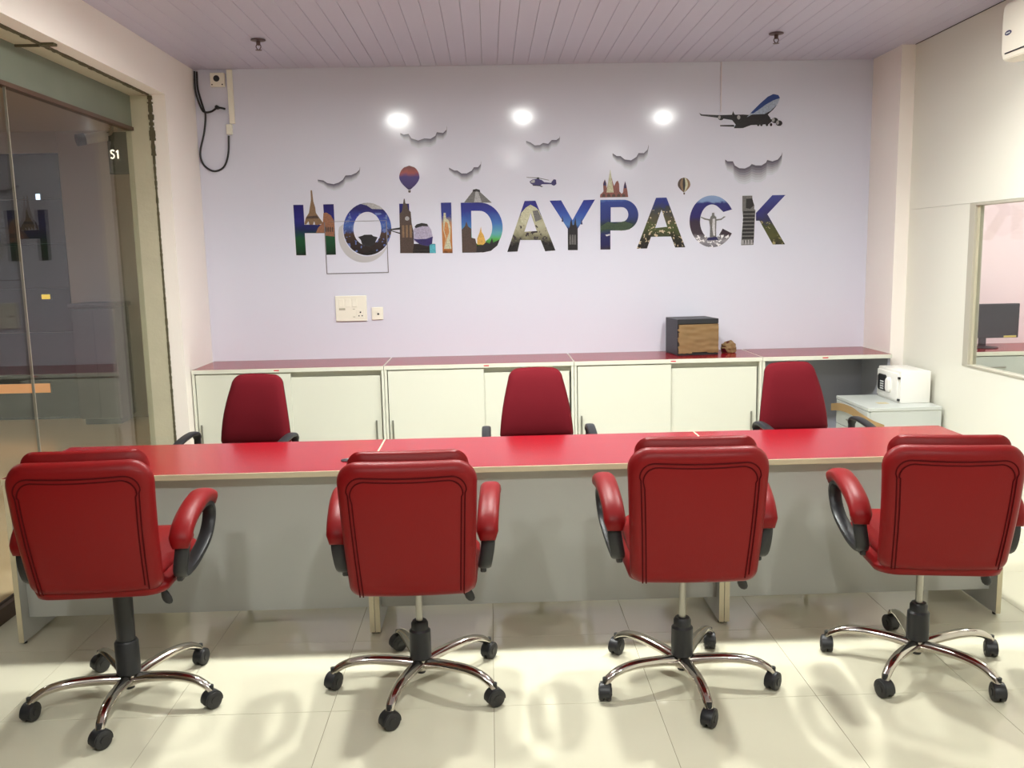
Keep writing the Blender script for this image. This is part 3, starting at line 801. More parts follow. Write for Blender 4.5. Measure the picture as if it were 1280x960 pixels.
# L
L_ = letter('l', [z2([(135, 388), (222, 388), (236, 745), (455, 745), (460, 828), (145, 828)])],
            [(0, DK), (.3, (60, 48, 50)), (.6, (70, 58, 66)), (.78, NAVY), (1, (48, 44, 140))], namt=.05)
deco('clock_tower_print', [z2([(176, 345), (184, 345), (190, 385), (208, 395), (216, 440), (238, 462), (246, 560), (262, 640), (266, 745), (255, 828), (150, 828), (140, 560), (138, 480), (160, 455), (168, 400)])], PM['brown'], L_)
deco('clock_face_print', [z2(ell(206, 520, 19, 19, n=16))], PM['lgrey'], L_, E2)
for k in range(3): deco('tower_window_print', [z2([(160+33*k, 580), (180+33*k, 580), (182+33*k, 690), (162+33*k, 690)])], PM['tan'], L_, E2)
deco('train_print', [z2([(252, 640), (280, 596), (340, 566), (390, 575), (420, 620), (435, 690), (428, 742), (395, 764), (320, 750), (262, 716)])], PM['lav'], L_)
deco('train_skirt_print', [z2([(258, 700), (300, 705), (380, 700), (434, 680), (428, 742), (395, 766), (320, 752)])], PM['purple'], L_, E2)
deco('train_window_print', [z2([(272, 592), (290, 572), (335, 560), (385, 568), (392, 590), (340, 588), (282, 606)])], PM['dark'], L_, E2)
deco('suitcase_print', [z2([(405, 750), (458, 748), (462, 828), (408, 828)])], PM['cyan'], L_, E2)
# I
I_ = letter('i', [z2([(505, 380), (597, 378), (610, 828), (522, 828)])], [(0, (120, 76, 48)), (.1, ORG), (.52, (214, 150, 96)), (.64, (150, 140, 150)), (.72, (56, 70, 160)), (1, (44, 52, 140))], namt=.08)
deco('statue_print', [z2([(530, 470), (548, 470), (552, 520), (574, 535), (592, 600), (588, 720), (600, 790), (534, 790), (548, 700), (526, 620), (528, 540)])], PM['cream'], I_)
deco('robe_print', [z2([(545, 545), (566, 560), (580, 640), (560, 700), (540, 780), (552, 690), (534, 620)])], PM['orange'], I_, E2)
# D
dout = [(682, 380), (850, 378)] + ell(850, 600, 205, 222, -90, 90, 24) + [(696, 824)]
din = [(775, 452), (850, 452)] + ell(850, 600, 112, 148, -90, 40, 16) + [(905, 720), (895, 752), (830, 748), (780, 700)]
Dl = letter('d', [z2(dout), z2(din)], [(0, DK), (.12, (58, 48, 40)), (.24, (96, 190, 90)), (.38, (104, 180, 200)), (.55, (74, 126, 206)), (.8, (46, 56, 160)), (1, (40, 40, 140))], namt=.05, nscale=24)
deco('temple_print', [z2([(695, 820), (690, 620), (718, 590), (733, 545), (748, 590), (776, 612), (776, 690), (812, 700), (825, 760), (822, 820)])], PM['brown'], Dl)
deco('spire_print', [z2([(862, 590), (868, 640), (885, 665), (902, 722), (895, 755), (830, 752), (828, 700), (850, 640)])], PM['gold'], Dl)
deco('treeline_print', [z2([(820, 820), (824, 770), (880, 755), (905, 730), (940, 745), (960, 690), (970, 735), (1030, 705), (1008, 760), (950, 808), (880, 822)])], PM['dark'], Dl, E2)
deco('pyramid_print', [z2([(712, 377), (788, 280), (790, 264), (820, 257), (852, 266), (855, 285), (958, 380)])], PM['grey'], Dl)
deco('pyramid_stair_print', [z2([(800, 376), (815, 275), (835, 275), (870, 377)])], PM['lgrey'], Dl, E2)
deco('pyramid_cap_print', [z2([(788, 280), (790, 264), (820, 257), (852, 266), (855, 285)])], PM['dark'], Dl, E2)
# A
A_ = letter('a', [z3([(190, 378), (290, 375), (475, 835), (380, 842), (338, 738), (150, 738), (125, 845), (30, 848)]), z3([(245, 490), (302, 655), (188, 662)])],
            [(0, DK), (.16, (40, 38, 40)), (.3, (150, 146, 120)), (.5, CRM), (.66, (190, 188, 158)), (.76, (70, 70, 150)), (.86, (44, 44, 150)), (1, (44, 42, 140))], namt=.12, nscale=26, spots=((60, 54, 56), .6, 34, .5))
deco('dome_print', [z3([(150, 545), (158, 490), (200, 440), (245, 412), (295, 440), (325, 470), (348, 545), (290, 575), (245, 488), (200, 600), (160, 575)])], PM['cream'], A_)
deco('dome_shade_print', [z3([(262, 470), (312, 462), (348, 545), (290, 572)])], PM['grey'], A_, E2)
# Y
Y_ = letter('y', [z3([(420, 375), (527, 372), (632, 555), (735, 370), (840, 365), (680, 635), (680, 832), (590, 832), (588, 635)])],
            [(0, DK), (.3, (50, 46, 56)), (.42, (60, 70, 120)), (.5, (90, 136, 206)), (.72, (58, 90, 190)), (1, (40, 44, 150))], namt=.04)
deco('castle_print', [z3([(592, 832), (592, 640), (606, 620), (612, 575), (622, 545), (632, 600), (645, 600), (652, 560), (660, 530), (668, 600), (678, 640), (678, 832)])], PM['dark'], Y_)
for k, (a, b) in enumerate(((540, 520), (716, 545))): deco('turret_print', [z3([(a-9, b+50), (a, b-10), (a+9, b+50)])], PM['navy'], Y_)
for k in range(3): deco('castle_wall_print', [z3([(602+22*k, 780), (604+22*k, 690), (618+22*k, 690), (620+22*k, 780)])], PM['grey'], Y_, E2)
# P
pout = [(888, 368), (1100, 366)] + ell(1100, 508, 140, 142, -90, 90, 22) + [(982, 650), (982, 826), (890, 826)]
pin = [(985, 437), (1085, 435)] + ell(1085, 503, 62, 68, -90, 90, 16) + [(985, 573)]
P_ = letter('p', [z3(pout), z3(pin)], [(0, (58, 50, 60)), (.1, (40, 38, 96)), (.3, (42, 46, 106)), (.42, (64, 92, 60)), (.5, (46, 60, 84)), (.62, (48, 62, 136)), (.92, (50, 72, 160)), (1, (100, 140, 206))], namt=.06, nscale=20)
deco('hill_print', [z3([(895, 610), (960, 570), (1020, 585), (1110, 565), (1190, 590), (1160, 640), (1080, 652), (985, 640), (895, 640)])], PM['green'], P_)
deco('boat_print', [z3([(935, 690), (975, 682), (980, 695), (945, 704)])], PM['white'], P_)
deco('cathedral_print', [z3([(885, 346), (888, 318), (905, 305), (918, 290), (914, 215), (930, 178), (944, 215), (945, 262), (955, 235), (970, 150), (980, 85), (990, 150), (1005, 210), (1015, 240), (1035, 200), (1050, 190), (1062, 220), (1065, 290), (1085, 312), (1098, 300), (1105, 240), (1117, 195), (1130, 240), (1140, 295), (1146, 342)])], PM['red'], P_)
deco('cathedral_tower_print', [z3([(945, 300), (970, 150), (980, 85), (990, 150), (1012, 300)])], PM['cream'], P_, E2)
for a in ((1105, 240, 1117, 195, 1130, 240), (914, 215, 930, 178, 944, 215)): deco('cathedral_roof_print', [z3([(a[0], a[1]+20), (a[2], a[3]), (a[4], a[5]+20)])], PM['navy'], P_, E2)
for k in range(5): deco('cathedral_arch_print', [z3([(905+46*k, 342), (905+46*k, 322), (920+46*k, 312), (935+46*k, 322), (935+46*k, 341)])], PM['brown'], P_, E2)
# second A
A2 = letter('a', [z4([(640, 378), (745, 375), (932, 872), (832, 875), (790, 765), (590, 768), (550, 885), (447, 887)]), z4([(695, 495), (752, 668), (632, 680)])],
            [(0, DK), (.2, (46, 44, 36)), (.4, (84, 96, 52)), (.6, (90, 84, 66)), (.78, (60, 66, 80)), (.9, (44, 52, 140)), (1, (48, 72, 160))], namt=.18, nscale=30, spots=((196, 178, 150), .6, 42, .75))
# C
cout = ell(365, 427, 256, 296, 28, 332, 48); cin = ell(365, 430, 136, 196, 318, 42, 36)
cout = [(595, 565)] + [p for p in cout] + [(600, 290)]
C_ = letter('c', [z5(cout + [(495, 320)] + cin[2:-2] + [(488, 510)])],
            [(0, (120, 116, 128)), (.14, (176, 172, 182)), (.26, (70, 56, 70)), (.5, (58, 42, 70)), (.62, (46, 34, 116)), (.86, (40, 42, 130)), (.9, (140, 170, 222)), (1, (156, 182, 226))], namt=.06, nscale=30, spots=((226, 224, 230), .6, 40, .24))
deco('figure_print', [z5([(366, 330), (390, 328), (394, 360), (415, 378), (415, 402), (470, 395), (500, 370), (524, 372), (505, 385), (470, 412), (416, 420), (412, 520), (414, 606), (340, 606), (345, 500), (332, 418), (280, 408), (238, 384), (240, 374), (290, 392), (340, 402), (350, 372), (362, 362)])], PM['grey'], C_)
deco('robe_print', [z5([(372, 400), (398, 395), (400, 590), (380, 590), (368, 500)])], PM['white'], C_, E2)
deco('pedestal_print', [z5([(322, 610), (418, 604), (440, 640), (300, 645)])], PM['navy'], C_, E2)
# K
K_ = letter('k', [z5([(1055, 128), (1205, 125), (998, 345), (1200, 690), (1060, 692), (908, 420), (868, 420), (868, 330)])],
            [(0, (46, 42, 38)), (.2, (92, 92, 50)), (.4, (74, 78, 44)), (.52, (46, 44, 96)), (.7, (44, 42, 130)), (1, (52, 64, 160))], namt=.12, nscale=34, spots=((150, 140, 100), .62, 40, .5))
deco('leaning_tower_print', [z5([(712, 135), (825, 133), (830, 220), (850, 240), (848, 285), (862, 298), (852, 450), (846, 600), (838, 696), (698, 700), (706, 560), (722, 400), (712, 300)])], PM['grey'], K_)
for k in range(9):
    yk = 310+42*k
    deco('arcade_print', [z5([(722-k*2, yk), (856-k*2, yk-2), (854-k*2, yk+24), (720-k*2, yk+26)])], PM['dark'], K_, E2)
deco('belfry_print', [z5([(755, 170), (825, 165), (846, 240), (800, 285), (752, 275)])], PM['dark'], K_, E2)
for k in range(4): deco('tower_door_print', [z5([(704+33*k, 690), (706+33*k, 645), (720+33*k, 636), (728+33*k, 650), (727+33*k, 690)])], PM['lgrey'], K_, E3)
# grey crescent of the O's drop shadow print
M_SHP = mat('print_grey', (186, 184, 188), rough=.3)
cr = [(a, b) for a, b in ell(870, 580, 295, 318, 28, 196, 36)] + [(a, b) for a, b in reversed(ell(907, 522, 280, 305, 38, 192, 36))]
deco('crescent_print', [z1(cr)], M_SHP, lt, E0)

# flying prints: clouds, balloons, plane, helicopter
def cloud(name_label, fn, low, thick):
    """printed cloud edge: scalloped line with a soft printed drop below it, in fading bands"""
    pts = fn(low); n = len(pts)
    cs = [sum(p[0] for p in pts)/n, sum(p[1] for p in pts)/n]
    t = thing('cloud_print', (cs[0], D, min(p[1] for p in pts)-thick), name_label, 'cloud', 'printed clouds on the wall')
    thick = thick*1.75
    for k in range(7):
        a0, a1 = thick*k/7, thick*(k+1)/7
        def off(i, a): return (pts[i][0], pts[i][1]-a*math.sin(PI*(i+.6)/(n+.2))**.5)
        lp = [off(i, a0) for i in range(n)] + [off(i, a1) for i in range(n-1, -1, -1)]
        flat('cloud_edge', [lp], E0, CLM[k], t, t=.0006)
CLM = [mat('cloud_ink_%d' % k, c, rough=.25) for k, c in enumerate(((96, 92, 106), (116, 113, 127), (138, 136, 149), (160, 159, 171), (178, 179, 191), (193, 196, 208), (204, 209, 221)))]
c6 = [(405, 780), (430, 800), (490, 800), (510, 845), (560, 875), (620, 878), (670, 855), (695, 830), (740, 845), (800, 845), (850, 815), (865, 785), (920, 800), (980, 780), (1020, 730), (1028, 700)]
cloud('largest printed cloud edge below the airplane print', z6, c6, .070)
zc = zo(390, 140, .2578)
cloud('printed cloud edge above the letter H', zc, [(28, 328), (55, 332), (75, 345), (105, 350), (130, 342), (150, 328), (162, 308), (190, 306), (215, 295), (230, 280), (233, 265)], .030)
cloud('printed cloud edge above the balloon over the letter L', zc, [(428, 102), (445, 110), (468, 106), (482, 128), (515, 138), (545, 128), (575, 130), (598, 116), (605, 98), (635, 102), (652, 86), (654, 66)], .034)
cloud('printed cloud edge above the pyramid', zc, [(664, 270), (690, 284), (705, 284), (725, 298), (750, 298), (775, 284), (785, 268), (805, 268), (818, 252), (820, 236)], .034)
cloud('printed cloud edge above the helicopter', zc, [(1038, 140), (1060, 148), (1080, 162), (1105, 160), (1120, 150), (1145, 154), (1162, 136), (1185, 136), (1200, 125), (1202, 115)], .032)
zc2 = zo(660, 100, .265625)
cloud('printed cloud edge above the red cathedral print', zc2, [(398, 345), (418, 358), (435, 358), (455, 374), (485, 378), (510, 362), (520, 344), (545, 344), (562, 328), (568, 304)], .040)

def balloon(label, fn, cx, cy, r, tip, cols, bask):
    c = fn([(cx, cy)])[0]
    t = thing('balloon_print', (c[0], D, fn([(cx, bask)])[0][1]), label, 'balloon', None)
    n = 5
    def edge(u, v):    # u across -1..1, v down 0..1 : envelope silhouette
        if v < .5: w_ = math.sqrt(max(0, 1-(1-v/.5)**2))
        else: w_ = max(.10, 1-((v-.5)/.5)**1.7*.92)
        return (cx+u*r*w_, cy-r+(tip-cy+r)*v)
    for k in range(n):
        u0, u1 = -1+2*k/n, -1+2*(k+1)/n
        vv = [i/14 for i in range(15)]
        lp = [edge(u0, v) for v in vv] + [edge(u1, v) for v in reversed(vv)]
        lp = [p for i, p in enumerate(lp) if i == 0 or math.dist(p, lp[i-1]) > .4]
        flat('gore', [fn(lp)], E0, cols[k % len(cols)], t, t=.0006)
    flat('basket', [fn([(cx-r*.12, tip+r*.06), (cx+r*.16, tip+r*.06), (cx+r*.12, bask), (cx-r*.08, bask)])], E0, PM['brown'], t, t=.0006)
zb0, zb1 = W(512, 242)[1], W(512, 208)[1]
hot = [print_mat('balloon_hot_%d' % k, [(0, (30, 22, 50)), (.3, (62, 34, 120)), (.62, (70, 40, 130)), (.76+.04*(k % 2), (176, 78, 72)), (1, (120, 56, 56))], zb0, zb1, namt=.05) for k in range(3)]
balloon('printed hot air balloon with purple and orange envelope over the letter L', z2, 225, 140, 90, 264, hot, 290)
balloon('printed small hot air balloon with brown and cream stripes near the letter C', z4, 920, 238, 63, 322, [PM['brown'], PM['tan'], PM['dark'], PM['cream'], PM['tan']], 346)

c = z6([(600, 430)])[0]
t = thing('airplane_print', (c[0], D, c[1]), 'printed blue and white airliner climbing over the largest cloud', 'airplane')
flat('wing', [z6([(120, 272), (150, 288), (330, 296), (480, 292), (600, 290), (760, 300), (880, 330), (930, 350), (880, 395), (690, 405), (520, 400), (480, 350), (330, 326), (140, 302)])], E0, PM['dark'], t, t=.0006)
fu = flat('fuselage', [z6([(500, 440), (505, 410), (600, 360), (690, 270), (780, 175), (870, 95), (930, 66), (985, 78), (1003, 105), (985, 160), (930, 230), (860, 290), (760, 340), (660, 410), (580, 440)])], E1, PM['ltblue'], t, t=.0006)
flat('fuselage_stripe', [z6([(680, 275), (780, 175), (870, 95), (930, 66), (985, 78), (1002, 110), (930, 135), (850, 180), (760, 245), (710, 278)])], E2, mat('ink_royal', (40, 66, 130), rough=.3), fu, t=.0005)
flat('belly', [z6([(520, 400), (620, 330), (700, 290), (830, 285), (900, 250), (975, 180), (930, 235), (870, 290), (900, 330), (870, 390), (700, 400), (600, 438), (500, 440)])], E2, PM['dark'], fu, t=.0005)
flat('tailplane', [z6([(350, 405), (500, 402), (510, 424), (350, 418)])], E0, PM['dark'], t, t=.0006)
flat('tail_fin', [z6([(478, 295), (492, 252), (510, 292)])], E0, PM['dark'], t, t=.0006)
for a, b, r in ((350, 320, 26), (560, 320, 32), (938, 348, 30), (985, 378, 30)):
    en = flat('engine', [z6(ell(a+8, b+6, r*1.2, r, n=16))], E2, PM['dark'], t, t=.0005)
    flat('engine_cowl', [z6(ell(a-8, b, r*.55, r*.75, n=14))], E3, PM['lgrey'], en, t=.0005)
for a in (765, 800, 860, 905): flat('wheel', [z6(ell(a, 400, 14, 18, n=12))], E3, PM['dark'], t, t=.0005)

c = z3([(330, 240)])[0]
t = thing('helicopter_print', (c[0], D, c[1]), 'printed small purple helicopter over the second A of the word', 'helicopter')
flat('cabin', [z3([(235, 200), (262, 180), (310, 172), (350, 186), (372, 205), (440, 212), (442, 224), (350, 224), (330, 240), (275, 236), (245, 216)])], E0, PM['purple'], t, t=.0006)
flat('rotor', [z3([(208, 158), (312, 162), (415, 184), (415, 189), (312, 170), (208, 163)])], E0, PM['grey'], t, t=.0006)
flat('rotor_mast', [z3([(306, 160), (322, 160), (326, 176), (302, 176)])], E1, PM['dark'], t, t=.0006)
flat('tail', [z3([(436, 205), (458, 178), (480, 182), (484, 222), (462, 238), (440, 230)])], E1, PM['purple'], t, t=.0006)
flat('skid', [z3([(262, 230), (340, 236), (362, 246), (345, 250), (330, 242), (268, 238)])], E1, PM['dark'], t, t=.0006)
flat('window', [z3([(244, 204), (262, 186), (284, 184), (284, 208), (258, 212)])], E2, PM['lgrey'], t, t=.0005)

# ================================================================== WALL FITTINGS
def wall_box(x0, x1, z0, z1, d, bev=.003): return bx(x0, x1, D-d, D, z0, z1, bev=bev)
# access hatch outline
hx0, hz1 = W(405, 277); hx1, hz0 = W(486, 341)
t = thing('access_hatch', ((hx0+hx1)/2, D, hz0), 'square access hatch outline cut in the wall around the letter O', 'hatch')
M_LINE = mat('hatch_line', (120, 116, 122), rough=.6)
for r in ((hx0, hx1, hz0, hz0+.006), (hx0, hx1, hz1-.006, hz1), (hx0, hx0+.006, hz0+.0061, hz1-.0061), (hx1-.006, hx1, hz0+.0061, hz1-.0061)):
    if r[2] > hz1-.01:
        obj('edge_strip', bx(hx0+.05, r[1], D-.0036, D, r[2]+.003, r[3]), M_LINE, t, smooth=False)
    else: obj('edge_strip', bx(r[0], r[1], D-.0036, D, r[2], r[3]), M_LINE, t, smooth=False)
# switchboard and small socket
x0, z1_ = W(419, 370); x1, z0_ = W(459.5, 401)
t = thing('switch_board', ((x0+x1)/2, D, z0_), 'cream switch board with three pin socket on the lavender wall', 'socket')
pl = obj('plate', wall_box(x0, x1, z0_, z1_, .014), M_WHITE, t)
w_ = x1-x0; h_ = z1_-z0_
M_SOFTLINE = mat('switch_gap', (176, 170, 150), rough=.6)
for k in range(3): obj('switch', bx(x0+.025+.05*k, x0+.062+.05*k, D-.018, D-.014, z0_+h_*.56, z0_+h_*.88, bev=.0015), M_WHITE, pl, smooth=False)
obj('socket_face', bx(x1-.078, x1-.018, D-.0165, D-.014, z0_+.018, z0_+.088, bev=.001), M_WHITE, pl, smooth=False)
for k, (a, b, rr_) in enumerate(((-.048, .066, .0065), (-.060, .040, .005), (-.036, .040, .005))):
    obj('pin_hole', lathe(B(), [(rr_, D-.0172), (rr_, D-.016)], (x1+a, 0, z0_+b), 10, 'Y'), M_BLACK, pl)
for a in (.088, .03): obj('screw_cap', bx(x1-.104, x1-.088, D-.0155, D-.014, z0_+a, z0_+a+.005), M_SOFTLINE, pl, smooth=False)
obj('rating_label', bx(x0+.026, x0+.072, D-.0146, D-.014, z0_+h_*.44, z0_+h_*.52), M_SOFTLINE, pl, smooth=False)
x0, z1_ = W(464.5, 384); x1, z0_ = W(479.5, 399.5)
t = thing('cable_outlet', ((x0+x1)/2, D, z0_), 'small white cable outlet plate beside the switch board', 'socket')
pl = obj('plate', wall_box(x0, x1, z0_, z1_, .010), M_WHITE, t)
obj('outlet_hole', lathe(B(), [(.008, D-.0112), (.008, D-.0095)], ((x0+x1)/2+.006, 0, (z0_+z1_)/2-.004), 12, 'Y'), M_BLACK, pl)

# corner fittings by the glass wall: box with lens, trunking, black cables
x0, z1_ = W(263.5, 92); x1, z0_ = W(282, 109)
t = thing('junction_box', ((x0+x1)/2, D, z0_), 'square white wall box with a dark round hole high in the corner', 'box')
pl = obj('plate', wall_box(x0, x1, z0_, z1_, .03), M_WHITE, t)
obj('dark_hole', lathe(B(), [(.022, D-.032), (.022, D-.029)], ((x0+x1)/2-.004, 0, (z0_+z1_)/2+.008), 18, 'Y'), M_BLACK, pl)
for s in (x0+.012, x1-.014): obj('screw', lathe(B(), [(.005, D-.0315), (.005, D-.03)], (s, 0, z0_+.014), 10, 'Y'), M_BLACK, pl)
x0 = W(284, 95)[0]; x1 = W(290.5, 95)[0]; zt_ = ZC-.004; zb_ = W(288, 155)[1]
t = thing('cable_trunking', ((x0+x1)/2, D, zb_), 'narrow white vertical cable trunking high in the wall corner', 'trunking')
obj('channel', bx(x0, x1, D-.016, D, zb_, zt_), M_WHITE, t, smooth=False)
obj('cover', bx(x0+.002, x1-.002, D-.019, D-.016, zb_, zt_), M_WHITE, t, smooth=False)
x0, z1_ = W(283.5, 155.5); x1, z0_ = W(291.5, 168.5)
tag(obj('cable_clip_box', bx(x0, x1, D-.026, D, z0_, z1_-.002, bev=.003), M_WHITE, loc=((x0+x1)/2, D, z0_)), 'small white end box below the cable trunking', 'box')
def cable(label, px, r, yo):
    pts = smooth_path([Vector((W(a, b)[0], D-yo, W(a, b)[1])) for a, b in px], 6)
    tag(obj('black_cable', tube(B(), pts, r, Vector((0, 1, 0)), 8), M_BLACK, loc=tuple(pts[0])), label, 'cable')
cable('long black cable looping down to the white trunking end box', [(246.5, 90), (248, 112), (255, 136), (257.5, 145), (256, 165), (251, 190), (254, 204), (262, 212), (271, 214), (281, 208), (286, 192), (286.5, 170)], .007, .012)
cable('short black cable bending sideways to the white trunking', [(244.5, 90), (246, 115), (253, 136), (258, 141), (266, 140), (272, 136), (277, 135.5), (283, 137)], .007, .028)
k = W(273, 135); tag(obj('cable_plug', lathe(B(), [(.010, D-.05), (.014, D-.044), (.014, D-.016), (.010, D)], (k[0], 0, k[1]), 12, 'Y'), M_BLACK, loc=(k[0], D, k[1])), 'round black cable plug on the wall beside the trunking', 'plug')
# slim conduit over the airplane print
x0 = W(901.3, 100)[0]; zb_ = W(901.3, 140)[1]
tag(obj('ceiling_conduit', bx(x0-.004, x0+.004, D-.008, D, zb_, ZC-.004), mat('conduit_white', (214, 206, 212), rough=.5), loc=(x0, D, zb_), smooth=False), 'slim pale conduit running down the wall to the airplane print', 'conduit')

# air conditioner on the partition (only its end shows)
AY1, AY0, AZ0, AZ1, AX = 4.865, 4.0, 2.600, 2.900, 2.735
t = thing('air_conditioner', (XR, (AY0+AY1)/2, AZ0), 'white split air conditioner high on the partition wall', 'air conditioner')
bm = B(); prof = [(XR, AZ0+.02), (XR, AZ1), (AX+.02, AZ1), (AX+.004, AZ1-.016), (AX, AZ1-.05), (AX, AZ0+.045), (AX+.012, AZ0+.012), (AX+.06, AZ0)]
rings(bm, [[Vector((a, yy, b)) for a, b in prof] for yy in (AY0, AY1)])
bmesh.ops.bevel(bm, geom=list(bm.edges), offset=.004, segments=2, affect='EDGES')
ac = obj('body', bm, M_WHITE, t)
obj('louvre_slot', bx(AX-.0012, AX+.004, AY0+.03, AY1-.035, AZ0+.036, AZ0+.042), M_BLACK, ac, smooth=False)
lg = B(); rings(lg, [[Vector((AX-d, 4.808+.030*math.cos(q*PI/12), AZ0+.140+.012*math.sin(q*PI/12))) for q in range(24)] for d in (0, .0012)])
lo = obj('logo_badge', lg, mat('badge_blue', (34, 36, 84), rough=.3), ac)
obj('badge_lettering', bx(AX-.0016, AX-.0012, 4.79, 4.826, AZ0+.136, AZ0+.143), M_KEYS, lo, smooth=False)

# ================================================================== OFFICE BEHIND THE WINDOW
t = thing('office_counter', (3.9, 6.45, 0), 'white drawer counter with red top seen through the office window', 'cabinet')
counter_top(t, 2.99, 4.9, YC, D-.004)
obj('body', bx(2.99, 4.9, YC+.02, D-.004, 0, HC-.03), M_GREY, t, smooth=False)
for k, (a, b) in enumerate(((3.0, 3.27), (3.275, 3.90), (3.905, 4.53))):
    dr = obj('drawer', bx(a, b, YC+.004, YC+.02, .66, HC-.036, bev=.001), M_PED, t, smooth=False)
    h = B(); hx = (a+b)/2-.012; tube(h, smooth_path([(hx-.055, YC+.004, .79), (hx-.045, YC-.018, .79), (hx+.045, YC-.018, .79), (hx+.055, YC+.004, .79)], 5), .006, Vector((0, 0, 1)), 8)
    obj('handle', h, M_STEEL, dr)
t = thing('computer_monitor', (3.70, 6.43, HC), 'black flat computer monitor with a yellow sticker on the office counter', 'monitor')
M_SCR = mat('screen_black', (26, 27, 31), rough=.35)
obj('housing', bx(3.548, 3.866, 6.440, 6.475, HC+.070, HC+.320, bev=.004), M_BLACK, t)
sc = obj('screen', bx(3.556, 3.858, 6.4385, 6.4402, HC+.082, HC+.312), M_SCR, t, smooth=False)
obj('sticker', bx(3.755, 3.848, 6.4372, 6.4385, HC+.073, HC+.087), mat('yellow_sticker', (206, 190, 96), rough=.6), t, smooth=False)
obj('stand_neck', bx(3.585, 3.635, 6.45, 6.475, HC+.012, HC+.15, bev=.004), M_BLACK, t)
obj('stand_base', lathe(B(), [(.095, HC), (.095, HC+.006), (.03, HC+.014)], (3.612, 6.44, 0), 26), M_BLACK, t)
v = bp(1254, 272, 1, D)
flp = [(v.x+.16*math.cos(a)*(1+.18*math.sin(5*a)), v.z+.12*math.sin(a)*(1+.18*math.cos(4*a))) for a in [2*PI*i/40 for i in range(40)]]
tag(flat('office_cloud_print', [flp], D-.001, mat('pale_cloud_ink', (234, 211, 217), rough=.4), None, t=.0008, loc=(v.x, D, v.z-.12)), 'pale printed cloud on the pink office wall', 'cloud')

# ================================================================== MALL CORRIDOR THINGS
YX = 9.6
t = thing('dark_shopfront', (-5.4, YX, 0), 'dark closed shopfront across the corridor beyond the glass', 'shopfront')
for k in range(6):
    obj('shutter_panel', bx(-8.0, -4.425, YX+.0, YX+.05, .02+.46*k, .02+.46*k+.452), M_XDARK, t, smooth=False)
obj('fascia', bx(-8.0, -4.425, YX+.0, YX+.05, 2.785, 3.0), M_XWALL, t, smooth=False)
t = thing('kiosk_cabinet', (-4.02, 9.35, 0), 'dim grey kiosk cabinet standing in the corridor beyond the glass', 'cabinet')
M_KIOSK = mat('kiosk_grey', (58, 50, 50), rough=.5)
obj('body', bx(-4.24, -3.80, 9.16, 9.54, .06, 1.20, bev=.02, seg=2), M_KIOSK, t)
obj('plinth', bx(-4.20, -3.84, 9.20, 9.50, 0, .06), M_BLACK, t, smooth=False)
obj('top', bx(-4.26, -3.78, 9.14, 9.56, 1.20, 1.25, bev=.015, seg=2), M_KIOSK, t)
obj('door_seam', bx(-4.024, -4.016, 9.157, 9.16, .08, 1.18), M_BLACK, t, smooth=False)
# hanging S1 sign
sy = 8.6
a = bp(133, 168, 1, sy); b = bp(165, 217, 1, sy)
t = thing('hanging_sign', ((a.x+b.x)/2, sy, b.z), 'dark hanging sign with glowing white S1 lettering in the corridor', 'sign')
obj('panel', bx(a.x, b.x+.14, sy, sy+.05, b.z, a.z+.02, bev=.004), mat('sign_dark', (40, 40, 46), rough=.4), t, smooth=False)
obj('hanger', bx(a.x+.10, a.x+.12, sy+.015, sy+.035, a.z+.02, 3.0), M_STEEL, t, smooth=False)
obj('hanger', bx(b.x+.02, b.x+.04, sy+.015, sy+.035, a.z+.02, 3.0), M_STEEL, t, smooth=False)
M_GLOW = mat('lit_lettering', (250, 244, 230), rough=.5, emit=(255, 240, 214), estr=1.6)
q = bp(139, 187.5, 1, sy); q2 = bp(139, 198.5, 1, sy); hh = q.z-q2.z
bm = B(); s = hh
sp = [(.42, .86), (.33, .95), (.20, .97), (.07, .90), (.05, .76), (.12, .62), (.30, .50), (.38, .36), (.36, .18), (.22, .05), (.08, .07), (.01, .17)]
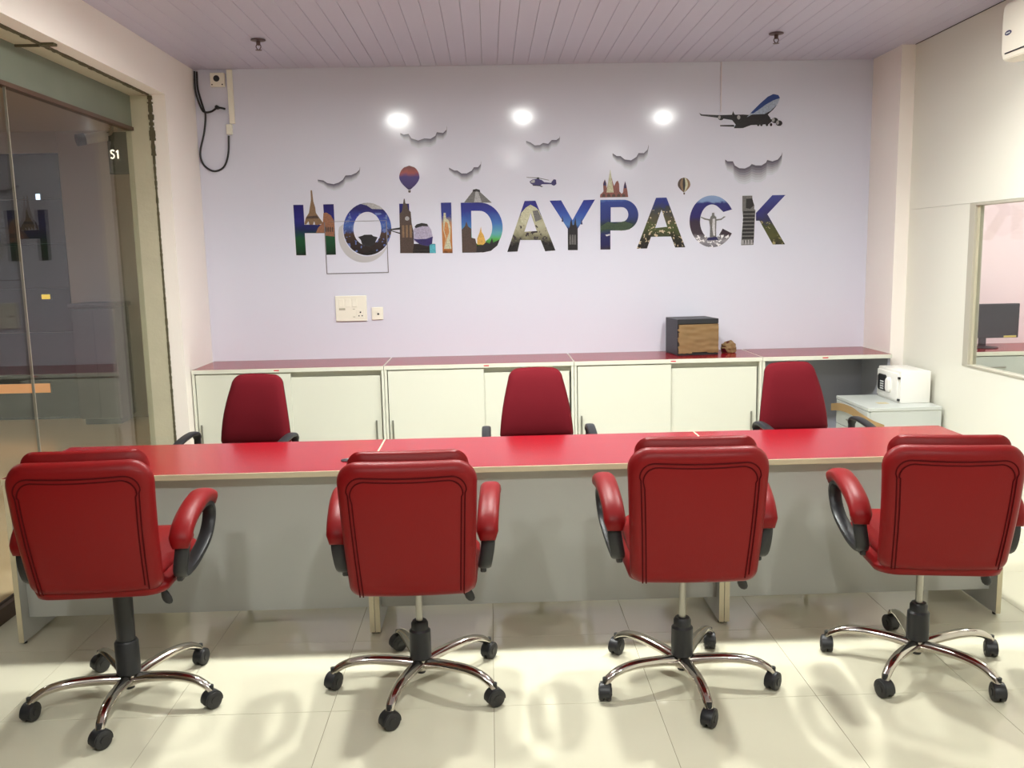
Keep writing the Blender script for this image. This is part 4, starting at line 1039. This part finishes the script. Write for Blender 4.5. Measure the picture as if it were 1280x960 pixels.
tube(bm, smooth_path([Vector((q2.x+u*s, sy-.004, q2.z+v_*s)) for u, v_ in sp], 4), .055*s*1.4, Vector((0, 1, 0)), 8, w=.004)
obj('lettering', bm, M_GLOW, t)
lp = [(q2.x+(.62+u)*s, q2.z+v_*s) for u, v_ in ((0, .80), (.16, .97), (.28, .97), (.28, 0), (.13, 0), (.13, .78), (.02, .70))]
flat('lettering', [lp], sy-.006, M_GLOW, t, t=.006)
# bullet security camera under the corridor ceiling
cp = bp(112, 172, 1, 8.2)
t = thing('security_camera', (cp.x, 8.2, cp.z), 'small white bullet security camera under the corridor ceiling', 'camera')
M_CAMW = mat('camera_white', (190, 184, 174), rough=.4)
obj('housing', cyl(B(), (cp.x-.02, 8.14, cp.z-.02), (cp.x+.12, 8.26, cp.z+.02), .045, 16), M_CAMW, t)
obj('lens_shroud', cyl(B(), (cp.x-.07, 8.10, cp.z-.034), (cp.x-.02, 8.14, cp.z-.02), .052, 16), M_BLACK, t)
obj('bracket', tube(B(), smooth_path([(cp.x+.10, 8.24, cp.z+.02), (cp.x+.17, 8.27, cp.z+.06), (cp.x+.17, 8.27, 3.0)], 4), .014, Vector((0, 1, 0)), 8), M_CAMW, t)
# small lights and reflections of the far mall
def glow(name, px, py, w, h, col, st, label, cat):
    c = bp(px, py, 1, YX-.03)
    t_ = thing(name, (c.x, YX, c.z), label, cat)
    obj('backplate', bx(c.x-w/2-.01, c.x+w/2+.01, YX-.02, YX, c.z-h/2-.01, c.z+h/2+.01), M_BLACK, t_, smooth=False)
    obj('lamp_face', bx(c.x-w/2, c.x+w/2, YX-.028, YX-.02, c.z-h/2, c.z+h/2, bev=.003), mat('glow_'+name, col, rough=.5, emit=col, estr=st), t_, smooth=False)
glow('bulkhead_lamp', 47, 246, .045, .06, (220, 235, 255), 1.5, 'tiny cold white lamp on the dark shopfront', 'lamp')
glow('indicator_sign', 57, 371, .09, .05, (226, 190, 60), .8, 'tiny yellow lit sign on the dark shopfront', 'sign')
glow('display_light_strip', 20, 486, .72, .10, (226, 150, 84), .5, 'low orange glowing light strip on the dark shopfront', 'light')
